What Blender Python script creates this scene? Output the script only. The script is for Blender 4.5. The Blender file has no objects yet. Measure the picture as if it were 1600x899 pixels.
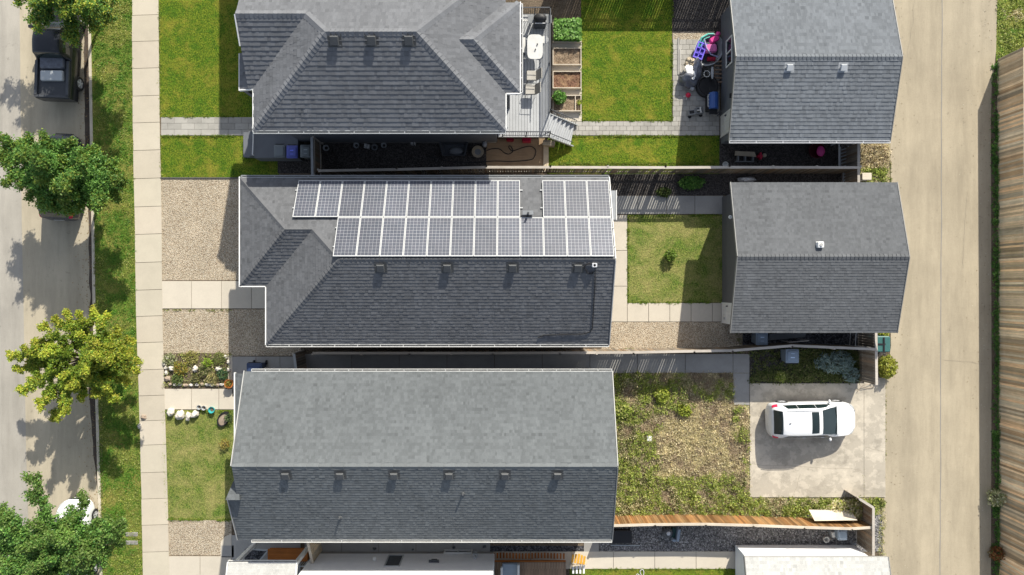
import bpy, math, random
import numpy as np
from mathutils import Vector, Matrix, noise as mnoise

R = random.Random(11)
scene = bpy.context.scene
col = scene.collection

# ------------------------------------------------------------------ camera, sky, sun, exposure
CAM_H = 37.0
FPX = 1065.6                     # focal length in photograph pixels (1600 wide)
cam_data = bpy.data.cameras.new('camera')
cam = bpy.data.objects.new('camera', cam_data)
col.objects.link(cam)
cam.location = (0, 0, CAM_H)
cam.rotation_euler = (0, 0, 0)
cam_data.sensor_width = 36
cam_data.lens = FPX / 1600 * 36
cam_data.clip_start = 0.5
cam_data.clip_end = 2000
scene.camera = cam

SUN_DIR = Vector((0.538, 1.424, 1.0)).normalized()      # towards the sun
world = bpy.data.worlds.new('World')
scene.world = world
world.use_nodes = True
wn = world.node_tree.nodes
sky = wn.new('ShaderNodeTexSky')
sky.sky_type = 'NISHITA'
sky.sun_disc = False
sky.sun_elevation = math.asin(SUN_DIR.z)
sky.sun_rotation = math.atan2(SUN_DIR.x, SUN_DIR.y)
sky.air_density = 1.0
sky.dust_density = 1.5
sky.ozone_density = 1.0
bg = wn['Background']
bg.inputs['Strength'].default_value = 0.125
hs = wn.new('ShaderNodeHueSaturation'); hs.inputs['Saturation'].default_value = 0.6
world.node_tree.links.new(sky.outputs[0], hs.inputs['Color'])
world.node_tree.links.new(hs.outputs[0], bg.inputs[0])

sun_data = bpy.data.lights.new('sun', 'SUN')
sun_data.energy = 4.7
sun_data.angle = math.radians(0.55)
sun_data.color = (1.0, 0.94, 0.82)
sun = bpy.data.objects.new('sun', sun_data)
col.objects.link(sun)
sun.rotation_euler = SUN_DIR.to_track_quat('Z', 'Y').to_euler()
sun.location = (20, 50, 40)

scene.view_settings.view_transform = 'Standard'
scene.view_settings.look = 'None'
scene.view_settings.exposure = 0.50
scene.view_settings.gamma = 1

# ------------------------------------------------------------------ helpers
def at(px, py, h=0.0):
    """the point of height h that the photograph shows at pixel (px, py)"""
    k = (CAM_H - h) / FPX
    return Vector(((px - 800) * k, (449.5 - py) * k, h))

def rot2(x, y, a):
    c, s = math.cos(a), math.sin(a)
    return x * c - y * s, x * s + y * c

class MB:
    """collects shapes and links them as ONE mesh object"""
    def __init__(self):
        self.v, self.f, self.t = [], [], []
        self.m = None            # optional Matrix applied to what is added next
    def add(self, vs, fs, tint=(1, 1, 1)):
        o = len(self.v)
        if self.m is not None:
            vs = [tuple(self.m @ Vector(p)) for p in vs]
        self.v.extend([tuple(p) for p in vs])
        if not isinstance(tint, (tuple, list)):
            tint = (tint, tint, tint)
        for f in fs:
            self.f.append([i + o for i in f]); self.t.append(tint)
        return self
    def hexa(self, b, t, tint=(1, 1, 1)):
        """b, t: 4 bottom and 4 top corners, counter-clockwise from above"""
        n = len(b)
        vs = list(b) + list(t)
        fs = [list(range(n))[::-1], list(range(n, 2 * n))]
        for i in range(n):
            j = (i + 1) % n
            fs.append([i, j, n + j, n + i])
        return self.add(vs, fs, tint)
    def box(self, x0, x1, y0, y1, z0, z1, tint=(1, 1, 1), bev=0.0):
        if bev > 0:
            b = min(bev, (x1-x0)*.45, (y1-y0)*.45)
            q = [(x0+b, y0), (x1-b, y0), (x1, y0+b), (x1, y1-b), (x1-b, y1), (x0+b, y1), (x0, y1-b), (x0, y0+b)]
            cx, cy = (x0+x1)/2, (y0+y1)/2
            zt = z1 - min(b, (z1-z0)*.4)
            n = 8
            i_ = [(cx+(x-cx)*(1-2*b*.6/(x1-x0)), cy+(y-cy)*(1-2*b*.6/(y1-y0)), z1) for x, y in q]
            vs = [(x, y, z0) for x, y in q] + [(x, y, zt) for x, y in q] + i_
            fs = [list(range(n))[::-1], list(range(2*n, 3*n))]
            for k in (0, 1):
                for i in range(n):
                    j = (i+1) % n
                    fs.append([k*n+i, k*n+j, (k+1)*n+j, (k+1)*n+i])
            return self.add(vs, fs, tint)
        b = [(x0, y0, z0), (x1, y0, z0), (x1, y1, z0), (x0, y1, z0)]
        t = [(x, y, z1) for x, y, _ in b]
        return self.hexa(b, t, tint)
    def bar(self, p, q, w, h, tint=(1, 1, 1), up=(0, 0, 1)):
        """square bar from p to q, width w sideways, height h"""
        p, q = Vector(p), Vector(q)
        d = (q - p).normalized()
        up = Vector(up)
        if abs(d.dot(up)) > .99: up = Vector((0, 1, 0))
        s = d.cross(up).normalized() * (w / 2)
        u = s.cross(d).normalized() * (h / 2)
        b = [p - s - u, p + s - u, q + s - u, q - s - u]
        t = [p - s + u, p + s + u, q + s + u, q - s + u]
        return self.hexa([tuple(x) for x in b], [tuple(x) for x in t], tint)
    def prism(self, poly, z0, z1, tint=(1, 1, 1)):
        return self.hexa([(x, y, z0) for x, y in poly], [(x, y, z1) for x, y in poly], tint)
    def sheet(self, poly, z, tint=(1, 1, 1)):
        return self.add([(p[0], p[1], z) for p in poly], [list(range(len(poly)))], tint)
    def tube(self, pts, r, n=8, tint=(1, 1, 1), cap=True):
        pts = [Vector(p) for p in pts]
        m = len(pts)
        rs = r if isinstance(r, (list, tuple)) else [r] * m
        vs, fs = [], []
        for i, p in enumerate(pts):
            d = (pts[min(i+1, m-1)] - pts[max(i-1, 0)])
            d = d.normalized() if d.length > 1e-9 else Vector((0, 0, 1))
            a = Vector((0, 0, 1)) if abs(d.z) < .9 else Vector((1, 0, 0))
            s = d.cross(a).normalized(); u = s.cross(d)
            for k in range(n):
                t = 2*math.pi*k/n
                vs.append(tuple(p + (s*math.cos(t) + u*math.sin(t)) * rs[i]))
        for i in range(m-1):
            for k in range(n):
                a, b = i*n+k, i*n+(k+1) % n
                fs.append([a, b, b+n, a+n])
        if cap:
            fs.append(list(range(n))); fs.append(list(range((m-1)*n, m*n))[::-1])
        return self.add(vs, fs, tint)
    def lathe(self, prof, cx=0, cy=0, n=24, tint=(1, 1, 1), sx=1, sy=1):
        """prof: (radius, z) from bottom to top"""
        vs, fs = [], []
        for r, z in prof:
            for k in range(n):
                t = 2*math.pi*k/n
                vs.append((cx + r*math.cos(t)*sx, cy + r*math.sin(t)*sy, z))
        m = len(prof)
        for i in range(m-1):
            for k in range(n):
                a, b = i*n+k, i*n+(k+1) % n
                fs.append([a, b, b+n, a+n])
        if prof[0][0] > 1e-4: fs.append(list(range(n))[::-1])
        if prof[-1][0] > 1e-4: fs.append(list(range((m-1)*n, m*n)))
        return self.add(vs, fs, tint)
    def blob(self, c, r, seed=0, rough=.25, n=10, tint=(1, 1, 1), flat=.0):
        rx, ry, rz = r
        vs, fs = [], []
        for i in range(n+1):
            ph = math.pi * i / n
            for k in range(2*n):
                t = math.pi * k / n
                d = Vector((math.sin(ph)*math.cos(t), math.sin(ph)*math.sin(t), math.cos(ph)))
                q = 1 + rough * mnoise.noise(d*1.6 + Vector((seed*3.7, seed*1.3, seed)))
                z = d.z*rz*q
                vs.append((c[0]+d.x*rx*q, c[1]+d.y*ry*q, c[2]+max(z, -rz*(1-flat))))
        w = 2*n
        for i in range(n):
            for k in range(w):
                a, b = i*w+k, i*w+(k+1) % w
                fs.append([a, a+w, b+w, b])
        return self.add(vs, fs, tint)
    def build(self, name, mat, parent=None, smooth=False, world=True, auto=None):
        org = Vector(parent.get('_o', (0, 0, 0))) if (parent is not None and world) else Vector((0, 0, 0))
        me = bpy.data.meshes.new(name)
        if world and org.length > 0:
            ox, oy, oz = org
            vs = [(x-ox, y-oy, z-oz) for x, y, z in self.v]
        else:
            vs = self.v
        me.from_pydata(vs, [], self.f)
        me.materials.append(mat)
        ca = me.color_attributes.new('tint', 'FLOAT_COLOR', 'CORNER')
        buf = np.ones((len(me.loops), 4), dtype=np.float32)
        cnt = np.fromiter((len(f) for f in self.f), dtype=np.int32, count=len(self.f))
        buf[:, :3] = np.repeat(np.array(self.t, dtype=np.float32).reshape(-1, 3), cnt, axis=0)
        ca.data.foreach_set('color', buf.ravel())
        if smooth:
            me.polygons.foreach_set('use_smooth', [True]*len(me.polygons))
        me.update()
        o = bpy.data.objects.new(name, me)
        col.objects.link(o)
        if parent is not None:
            o.parent = parent
        if auto:
            me.polygons.foreach_set('use_smooth', [True]*len(me.polygons))
            try: me.set_sharp_from_angle(angle=math.radians(auto))
            except Exception: pass
        return o

def tag(o, label=None, cat=None, group=None, kind=None):
    if label: o['label'] = label
    if cat: o['category'] = cat
    if group: o['group'] = group
    if kind: o['kind'] = kind
    return o

def thing(name, loc, label, cat, group=None, rz=0.0):
    o = bpy.data.objects.new(name, None)
    o.empty_display_size = .2
    col.objects.link(o)
    o.location = loc
    o.rotation_euler = (0, 0, rz)
    o['_o'] = tuple(loc)
    return tag(o, label, cat, group)

def children(o):
    return [c for c in bpy.data.objects if c.parent == o]

def copy_tree(o, parent=None):
    c = o.copy()
    col.objects.link(c)
    c.parent = parent
    for ch in children(o):
        copy_tree(ch, c)
    return c

# ------------------------------------------------------------------ materials
class NT:
    def __init__(self, name):
        self.mat = bpy.data.materials.new(name)
        self.mat.use_nodes = True
        self.n = self.mat.node_tree.nodes
        self.l = self.mat.node_tree.links
        self.b = self.n['Principled BSDF']
        self.tc = self.n.new('ShaderNodeNewGeometry').outputs['Position']
    def node(self, t, **kw):
        x = self.n.new(t)
        for k, v in kw.items(): setattr(x, k, v)
        return x
    def noise(self, scale, detail=4, rough=.6, vec=None, dist=0.0):
        x = self.node('ShaderNodeTexNoise')
        x.inputs['Scale'].default_value = scale
        x.inputs['Detail'].default_value = detail
        x.inputs['Roughness'].default_value = rough
        x.inputs['Distortion'].default_value = dist
        self.l.new(vec if vec is not None else self.tc, x.inputs['Vector'])
        return x.outputs['Fac']
    def scaled(self, sx, sy, sz, rot=0.0):
        x = self.node('ShaderNodeMapping')
        x.inputs['Scale'].default_value = (sx, sy, sz)
        x.inputs['Rotation'].default_value = (0, 0, rot)
        self.l.new(self.tc, x.inputs['Vector'])
        return x.outputs[0]
    def ramp(self, fac, stops):
        x = self.node('ShaderNodeValToRGB')
        e = x.color_ramp.elements
        while len(e) < len(stops): e.new(.5)
        for i, (p, c) in enumerate(stops):
            e[i].position = p
            if not isinstance(c, (tuple, list)): c = (c, c, c)
            e[i].color = (*c, 1)
        self.l.new(fac, x.inputs[0])
        return x.outputs[0]
    def mix(self, a, b, fac, mode='MIX'):
        x = self.node('ShaderNodeMix', data_type='RGBA', blend_type=mode)
        for s, v in ((x.inputs[0], fac), (x.inputs[6], a), (x.inputs[7], b)):
            if hasattr(v, 'links') or hasattr(v, 'is_linked'): self.l.new(v, s)
            elif isinstance(v, (tuple, list)): s.default_value = (*v, 1)
            else:
                s.default_value = v if s.type == 'VALUE' else (v, v, v, 1)
        return x.outputs[2]
    def tint(self, c):
        a = self.node('ShaderNodeVertexColor', layer_name='tint')
        return self.mix(c, a.outputs[0], 1.0, 'MULTIPLY')
    def bump(self, fac, strength=.5, dist=.02, prev=None):
        x = self.node('ShaderNodeBump')
        x.inputs['Strength'].default_value = strength
        x.inputs['Distance'].default_value = dist
        self.l.new(fac, x.inputs['Height'])
        if prev is not None: self.l.new(prev, x.inputs['Normal'])
        return x.outputs[0]
    def out(self, color, normal=None, rough=.8, spec=.3, metal=0.0):
        self.l.new(color, self.b.inputs['Base Color'])
        if normal is not None: self.l.new(normal, self.b.inputs['Normal'])
        if hasattr(rough, 'is_linked'): self.l.new(rough, self.b.inputs['Roughness'])
        else: self.b.inputs['Roughness'].default_value = rough
        self.b.inputs['Specular IOR Level'].default_value = spec
        self.b.inputs['Metallic'].default_value = metal
        return self.mat

def plain(name, c, rough=.6, var=.12, scale=3.0, bump=.0, bscale=60, spec=.4, metal=0.0):
    t = NT(name)
    f = t.noise(scale, 5, .6)
    lo = tuple(x*(1-var) for x in c); hi = tuple(min(1, x*(1+var)) for x in c)
    cc = t.ramp(f, [(.3, lo), (.7, hi)])
    nrm = t.bump(t.noise(bscale, 3), bump, .01) if bump else None
    return t.out(t.tint(cc), nrm, rough, spec, metal)

def m_concrete(name, c, var=.12, stain=.15, fine=.12):
    t = NT(name)
    big = t.ramp(t.noise(.35, 6, .65), [(.3, tuple(x*(1-var) for x in c)), (.7, tuple(x*(1+var*.6) for x in c))])
    st = t.ramp(t.noise(1.1, 9, .72, dist=.1), [(.36, 1-stain), (.56, 1.0)])
    fi = t.ramp(t.noise(38, 4, .7), [(.25, 1-fine), (.75, 1+fine*.5)])
    c2 = t.mix(t.mix(big, st, 1, 'MULTIPLY'), fi, 1, 'MULTIPLY')
    return t.out(t.tint(c2), t.bump(t.noise(70, 4), .25, .01), .85, .25)

def m_alley(name, c):
    t = NT(name)
    big = t.ramp(t.noise(.3, 6, .65), [(.35, tuple(x*.9 for x in c)), (.65, tuple(x*1.05 for x in c))])
    st = t.ramp(t.noise(1.0, 8, .72, vec=t.scaled(1.5, .22, 1)), [(.36, .86), (.58, 1.03)])
    tr = t.ramp(t.noise(1.0, 3, .5, vec=t.scaled(.9, .03, 1)), [(.35, .92), (.6, 1.04)])
    fi = t.ramp(t.noise(30, 5, .75), [(.3, .86), (.7, 1.08)])
    spot = t.ramp(t.noise(2.3, 5, .8), [(.30, .72), (.38, 1.0)])
    cc = t.mix(t.mix(t.mix(t.mix(big, st, 1, 'MULTIPLY'), tr, 1, 'MULTIPLY'), fi, 1, 'MULTIPLY'), spot, 1, 'MULTIPLY')
    return t.out(t.tint(cc), t.bump(t.noise(60, 4), .3, .01), .88, .2)

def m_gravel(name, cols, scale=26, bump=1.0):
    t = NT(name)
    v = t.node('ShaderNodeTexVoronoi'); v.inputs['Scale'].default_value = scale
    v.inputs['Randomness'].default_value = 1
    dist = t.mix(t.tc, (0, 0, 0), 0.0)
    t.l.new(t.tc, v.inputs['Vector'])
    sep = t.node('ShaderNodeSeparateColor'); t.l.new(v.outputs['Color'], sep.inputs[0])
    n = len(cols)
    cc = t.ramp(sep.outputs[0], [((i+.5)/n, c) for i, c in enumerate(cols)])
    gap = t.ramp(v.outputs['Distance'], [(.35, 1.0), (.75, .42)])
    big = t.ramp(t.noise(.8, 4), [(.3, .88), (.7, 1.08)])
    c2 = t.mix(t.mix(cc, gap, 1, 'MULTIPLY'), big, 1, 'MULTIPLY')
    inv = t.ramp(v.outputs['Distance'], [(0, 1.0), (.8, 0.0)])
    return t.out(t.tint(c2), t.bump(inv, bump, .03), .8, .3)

def m_lawn(name, a, b, c, dry, sc=1.0, drya=(.47, .62)):
    """a dark green, b green, c yellow green, dry straw"""
    t = NT(name)
    c1 = t.ramp(t.noise(1.1*sc, 6, .7), [(.40, b), (.52, c), (.64, b)])
    fine = t.noise(17, 5, .75, vec=t.scaled(1, .7, 1, .6))
    c2 = t.mix(a, c1, t.ramp(fine, [(.40, 0.0), (.54, 1.0)]))
    dr = t.ramp(t.noise(.75*sc, 7, .75, dist=.4), [(drya[0], 0.0), (drya[1], .75)])
    c3 = t.mix(c2, dry, dr)
    sp = t.ramp(t.noise(22, 4, .8), [(.36, .5), (.64, 1.45)])
    c4 = t.mix(c3, sp, 1, 'MULTIPLY')
    nb = t.bump(t.noise(28, 5, .8), 1.0, .06)
    nb = t.bump(t.noise(6, 4, .7), .6, .08, nb)
    return t.out(t.tint(c4), nb, .95, .1)

def m_leaf(name, c, trans=.35, rough=.5, spec=.25):
    t = NT(name)
    f = t.ramp(t.noise(2.2, 3), [(.3, .8), (.7, 1.15)])
    cc = t.mix(t.tint(t.mix(c, c, 0.0)), f, 1, 'MULTIPLY')
    t.l.new(cc, t.b.inputs['Base Color'])
    t.b.inputs['Roughness'].default_value = rough
    t.b.inputs['Specular IOR Level'].default_value = spec
    tr = t.node('ShaderNodeBsdfTranslucent')
    t.l.new(cc, tr.inputs[0])
    ms = t.node('ShaderNodeMixShader'); ms.inputs[0].default_value = trans
    t.l.new(t.b.outputs[0], ms.inputs[1]); t.l.new(tr.outputs[0], ms.inputs[2])
    t.l.new(ms.outputs[0], t.n['Material Output'].inputs['Surface'])
    return t.mat

def m_wood(name, c, var=.25, along='x', grain=1.0):
    t = NT(name)
    v = t.scaled(*((1.2, 22, 22) if along == 'x' else (22, 1.2, 22) if along == 'y' else (22, 22, 1.2)))
    g = t.ramp(t.noise(1.4, 6, .7, vec=v), [(.28, 1-var*grain), (.7, 1+var*.5*grain)])
    b = t.ramp(t.noise(1.3, 4), [(.3, tuple(x*.85 for x in c)), (.7, tuple(x*1.1 for x in c))])
    return t.out(t.tint(t.mix(b, g, 1, 'MULTIPLY')), None, .8, .2)

def m_shingle(name, c):
    t = NT(name)
    g = t.ramp(t.noise(55, 3, .8), [(.3, .72), (.7, 1.25)])
    b = t.ramp(t.noise(.5, 5, .6), [(.3, .93), (.7, 1.06)])
    streak = t.ramp(t.noise(1.0, 5, .7, vec=t.scaled(1.6, .25, .25)), [(.35, .94), (.65, 1.04)])
    cc = t.mix(t.mix(t.mix(c, g, 1, 'MULTIPLY'), b, 1, 'MULTIPLY'), streak, 1, 'MULTIPLY')
    return t.out(t.tint(cc), t.bump(t.noise(120, 2), .3, .004), .92, .2)

M = {}
M['dirt'] = m_lawn('soil', (.10, .075, .05), (.16, .125, .09), (.20, .16, .115), (.24, .19, .14))
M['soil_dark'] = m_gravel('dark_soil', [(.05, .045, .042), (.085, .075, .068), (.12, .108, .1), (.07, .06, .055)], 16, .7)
M['sidewalk'] = m_concrete('sidewalk_concrete', (.56, .505, .415), .07, .06)
M['walk'] = m_concrete('walk_concrete', (.60, .545, .455), .06, .06)
M['walk_grey'] = m_concrete('grey_concrete', (.36, .35, .33), .1, .12)
def m_pad():
    t = NT('pad_concrete')
    big = t.ramp(t.noise(.4, 6, .65), [(.35, (.48, .432, .355)), (.65, (.55, .495, .405))])
    worn = t.ramp(t.noise(.85, 10, .68), [(.50, .84), (.515, 1.0), (.6, 1.04), (.615, 1.13)])
    st = t.ramp(t.noise(.7, 8, .7, vec=t.scaled(1, 1.6, 1)), [(.34, .78), (.5, 1.0)])
    fi = t.ramp(t.noise(34, 5, .75), [(.3, .88), (.7, 1.07)])
    return t.out(t.tint(t.mix(t.mix(t.mix(big, worn, 1, 'MULTIPLY'), st, 1, 'MULTIPLY'), fi, 1, 'MULTIPLY')), t.bump(t.noise(60, 4), .3, .01), .88, .2)
M['pad'] = m_pad()
M['alley'] = m_alley('alley_concrete', (.42, .362, .265))
M['road_tan'] = m_alley('road_parking_lane', (.46, .405, .305))
M['road_grey'] = m_alley('road_asphalt', (.39, .365, .32))
M['road_dark'] = m_concrete('gutter_debris', (.10, .08, .065), .3, .4, .35)
M['curb'] = m_concrete('curb_concrete', (.60, .54, .44), .08, .15)
M['paver_edge'] = m_concrete('paver_concrete', (.42, .405, .37), .12, .15)
M['gravel_tan'] = m_gravel('gravel_tan', [(.43, .33, .225), (.68, .575, .43), (.56, .46, .33), (.78, .70, .56), (.61, .50, .37)], 25)
M['gravel_grey'] = m_gravel('gravel_grey', [(.10, .10, .10), (.30, .29, .29), (.18, .17, .18), (.48, .47, .46), (.22, .21, .2)], 15)
M['lawn'] = m_lawn('lawn', (.075, .13, .018), (.15, .24, .02), (.22, .27, .03), (.30, .25, .05))
M['lawn_lush'] = m_lawn('lawn_lush', (.035, .095, .012), (.11, .20, .016), (.20, .255, .024), (.32, .28, .045), 1.0, (.49, .66))
M['lawn_dry'] = m_lawn('lawn_dry', (.06, .12, .025), (.16, .24, .04), (.26, .29, .07), (.38, .34, .13), 1.0, (.42, .62))
M['boulevard'] = m_lawn('boulevard_grass', (.05, .12, .02), (.12, .23, .03), (.22, .26, .05), (.32, .28, .08), 1.0, (.46, .62))
M['weedbase'] = m_lawn('dry_weeds_base', (.22, .19, .10), (.38, .33, .17), (.46, .40, .23), (.56, .48, .31), 1.4, (.4, .6))
M['siding'] = plain('grey_siding', (.13, .14, .155), .7, .05)
M['siding_tan'] = plain('taupe_siding', (.235, .22, .20), .7, .05)
M['siding_char'] = plain('charcoal_siding', (.13, .13, .135), .7, .05)
M['siding_white'] = plain('white_siding', (.78, .79, .80), .6, .03)
M['foundation'] = m_concrete('foundation_concrete', (.35, .34, .32))
M['white'] = plain('white_trim', (.80, .80, .78), .5, .05)
M['offwhite'] = plain('off_white_plastic', (.62, .62, .60), .5, .08)
M['alu'] = plain('light_metal', (.62, .63, .65), .4, .06, metal=.2)
M['lgrey'] = plain('light_grey', (.40, .42, .43), .6, .08)
M['dgrey'] = plain('dark_grey', (.07, .075, .085), .55, .1)
M['mgrey'] = plain('mid_grey', (.19, .20, .21), .6, .1)
M['black'] = plain('black', (.018, .018, .02), .5, .1)
M['blackm'] = plain('black_gloss', (.015, .016, .018), .25, .1, spec=.6)
M['navy'] = plain('navy_plastic', (.03, .05, .11), .45, .1)
M['blue'] = plain('blue_plastic', (.06, .085, .36), .45, .1)
M['bluebbq'] = plain('blue_enamel', (.035, .10, .34), .3, .1, spec=.6)
M['purple'] = plain('purple_plastic', (.17, .12, .72), .4, .08)
M['pink'] = plain('pink_plastic', (.72, .06, .30), .4, .08)
M['pink_l'] = plain('light_pink_plastic', (.66, .16, .42), .45, .08)
M['red'] = plain('red_plastic', (.62, .02, .07), .4, .08)
M['teal'] = plain('teal_plastic', (.10, .50, .42), .4, .08)
M['teal_d'] = plain('dark_teal_plastic', (.03, .09, .085), .45, .12)
M['turq'] = plain('turquoise_glaze', (.06, .42, .42), .3, .1)
M['orange'] = plain('terracotta_orange', (.52, .20, .05), .7, .15, 8)
M['yellowor'] = plain('orange_slats', (.72, .36, .04), .5, .1)
M['tan'] = plain('tan_canvas', (.40, .34, .25), .85, .15)
M['beige'] = plain('beige_fabric', (.46, .44, .40), .8, .06)
M['tarp'] = plain('grey_tarp', (.13, .14, .17), .45, .3, 5, .4, 8)
M['rubber'] = plain('rubber', (.025, .025, .027), .8, .15)
M['stone'] = plain('pale_stone', (.60, .56, .50), .85, .15, 9, .5, 30)
M['stone_b'] = plain('brown_stone', (.34, .27, .21), .85, .18, 9, .5, 30)
M['wood_new'] = m_wood('new_wood', (.62, .52, .38), .2)
M['wood_cap'] = m_wood('weathered_cap', (.50, .455, .40), .15)
M['wood_fence'] = m_wood('fence_boards', (.27, .215, .16), .3, 'z')
M['wood_brown'] = m_wood('brown_fence_boards', (.74, .59, .40), .35, 'z')
M['wood_orange'] = m_wood('cedar_fence_boards', (.36, .20, .085), .35, 'z')
M['wood_deck'] = m_wood('deck_boards', (.24, .17, .12), .25, 'y')
M['cedar'] = m_wood('stained_cedar', (.38, .13, .03), .2, 'x')
M['ply'] = m_wood('plywood', (.34, .24, .15), .2, 'x')
M['board'] = m_wood('pale_board', (.60, .53, .43), .15)
M['deck_grey'] = plain('grey_vinyl_deck', (.44, .455, .47), .6, .05)
M['bark'] = m_wood('bark', (.16, .125, .10), .4, 'z')
M['glass'] = plain('window_glass', (.02, .03, .04), .06, .1, spec=.9)
M['glass_car'] = plain('car_glass', (.012, .022, .022), .05, .1, spec=.9)
M['car_white'] = plain('white_car_paint', (.80, .81, .82), .25, .02, spec=.6)
M['car_dark'] = plain('dark_car_paint', (.05, .055, .065), .25, .05, spec=.6)
M['car_black'] = plain('black_car_paint', (.018, .02, .026), .22, .05, spec=.6)
M['roof1'] = m_shingle('shingles_first', (.150, .156, .168))
M['roof2'] = m_shingle('shingles_second', (.131, .135, .143))
M['roof3'] = m_shingle('shingles_third', (.133, .144, .150))
M['roofg1'] = m_shingle('shingles_garage_first', (.165, .180, .198))
M['roofg2'] = m_shingle('shingles_garage_second', (.125, .131, .139))
M['roof4'] = m_shingle('shingles_pale', (.50, .50, .48))
M['leaf'] = m_leaf('leaves', (1, 1, 1))
M['rock_dark'] = m_gravel('dark_rock', [(.03, .03, .035), (.08, .08, .09), (.14, .14, .15)], 14)
# ------------------------------------------------------------------ the ground
def G(*pts):
    return [tuple(at(x, y)[:2]) for x, y in pts]
def gr(x0, y0, x1, y1):
    """pixel rectangle on the ground, counter-clockwise"""
    return G((x0, y1), (x1, y1), (x1, y0), (x0, y0))
def struct(name, mb, mat, kind='structure'):
    return tag(mb.build(name, mat), kind=kind)
def subsheet(mb, poly, z, tint=(1, 1, 1)):
    mb.sheet(poly, z, tint)

def interp(tab, y):
    ys = [t[0] for t in tab]; xs = [t[1] for t in tab]
    return float(np.interp(y, ys, xs))
CURB = [(-200, 138), (100, 143), (333, 147), (480, 149), (650, 154), (800, 158), (1100, 164)]
SWL = [(-200, 205), (0, 207), (200, 208), (333, 211), (480, 213), (600, 217), (700, 220), (800, 222), (899, 224), (1100, 229)]
SWR = [(-200, 245), (0, 248), (200, 250), (333, 253), (480, 254), (600, 257), (700, 260), (800, 263), (899, 265), (1100, 270)]
TAN = [(-200, 26), (333, 31), (480, 34), (700, 38), (800, 41), (1100, 46)]

def band(name, mat, L, Rr, z, y0=-200, y1=1100, step=50, jag=0.0, z0=None):
    mb = MB()
    ys = [y0 + i*step for i in range(int((y1-y0)/step)+1)]
    fl = (lambda y: interp(L, y)) if isinstance(L, list) else (lambda y: L)
    fr = (lambda y: interp(Rr, y)) if isinstance(Rr, list) else (lambda y: Rr)
    for a, b in zip(ys[:-1], ys[1:]):
        q = G((fl(b), b), (fr(b), b), (fr(a), a), (fl(a), a))
        if z0 is None: mb.sheet(q, z)
        else: mb.prism(q, z0, z)
    return struct(name, mb, mat)

mb = MB(); mb.sheet([(-600, -600), (600, -600), (600, 600), (-600, 600)], -.165)
struct('ground', mb, M['dirt'])
mb = MB(); mb.prism([(x, y) for x, y in G((164, 1100), (2300, 1100), (2300, -250), (138, -250))], -.15, 0)
struct('yard_ground', mb, M['dirt'])
band('road', M['road_grey'], -700, TAN, -.138)
band('road_parking_lane', M['road_tan'], TAN, [(y, x-3) for y, x in CURB], -.134)
GUT_L = [(-200, 124), (100, 129), (250, 131), (333, 136), (480, 138), (560, 134), (650, 139), (720, 145), (800, 153), (1100, 158)]
mb = MB()
ys = list(range(-200, 790, 6))
for a, b in zip(ys[:-1], ys[1:]):
    la = interp(GUT_L, a) + 3*mnoise.noise(Vector((a*.04, 1, 0))); lb = interp(GUT_L, b) + 3*mnoise.noise(Vector((b*.04, 1, 0)))
    mb.sheet(G((lb, b), (interp(CURB, b)-4, b), (interp(CURB, a)-4, a), (la, a)), -.129)
struct('gutter_debris', mb, M['road_dark'])
band('curb', M['curb'], [(y, x-4.2) for y, x in CURB], [(y, x+.3) for y, x in CURB], .02, z0=-.14)
band('boulevard_lawn', M['boulevard'], CURB, SWL, .006)

# pavement in slabs with joints
jy = [-190, -146, -104, -61, -19, 24, 65, 107, 150, 192, 235, 279, 323, 366, 410, 453, 494, 535, 577.5, 618, 657, 695, 738, 779, 820, 862, 905, 948, 990]
mb = MB()
for a, b in zip(jy[:-1], jy[1:]):
    g = .35
    t = R.uniform(.95, 1.04)
    q = [(interp(SWL, b)+R.uniform(-.5, .5), b-g+.8), (interp(SWR, b), b-g-.6), (interp(SWR, a), a+g-.6), (interp(SWL, a), a+g+.8)]
    mb.prism(G(*q), -.02, .045, (t, t*R.uniform(.99, 1.01), t*R.uniform(.98, 1.0)))
struct('sidewalk', mb, M['sidewalk'])

def slabs(name, rects, mat, z=.035, gap=.35, var=.04):
    mb = MB()
    for r in rects:
        t = R.uniform(1-var, 1+var)
        if len(r) == 4 and not isinstance(r[0], tuple):
            x0, y0, x1, y1 = r
            mb.prism(gr(x0+gap, y0+gap, x1-gap, y1-gap), -.02, z, t)
        else:
            mb.prism(G(*r), -.02, z, t)
    return struct(name, mb, mat)
def split_x(x0, y0, x1, y1, n): return [(x0+(x1-x0)*i/n, y0, x0+(x1-x0)*(i+1)/n, y1) for i in range(n)]
def split_y(x0, y0, x1, y1, n): return [(x0, y0+(y1-y0)*i/n, x1, y0+(y1-y0)*(i+1)/n) for i in range(n)]

slabs('front_walk_middle', split_x(253, 439, 440, 482.5, 4), M['walk'])
slabs('front_walk_lower', split_x(257, 607.5, 385, 640, 3), M['walk'])
slabs('front_walk_bottom', split_x(264, 869, 362, 905, 2) + [(264, 905, 362, 950)], M['walk'])
slabs('side_walk_front', split_x(363, 557, 475, 620, 3) + [(346, 852, 366, 871), (362, 836, 470, 960)], M['walk_grey'])
mb = MB(); mb.prism(G((345, 871), (345, 848), (352, 838), (362, 834), (362, 871)), -.02, .031); struct('front_walk_corner', mb, M['walk'])
mb = MB(); mb.prism(gr(357, 555, 363.5, 606), -.02, .05); struct('garden_edging', mb, M['walk'])

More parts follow.
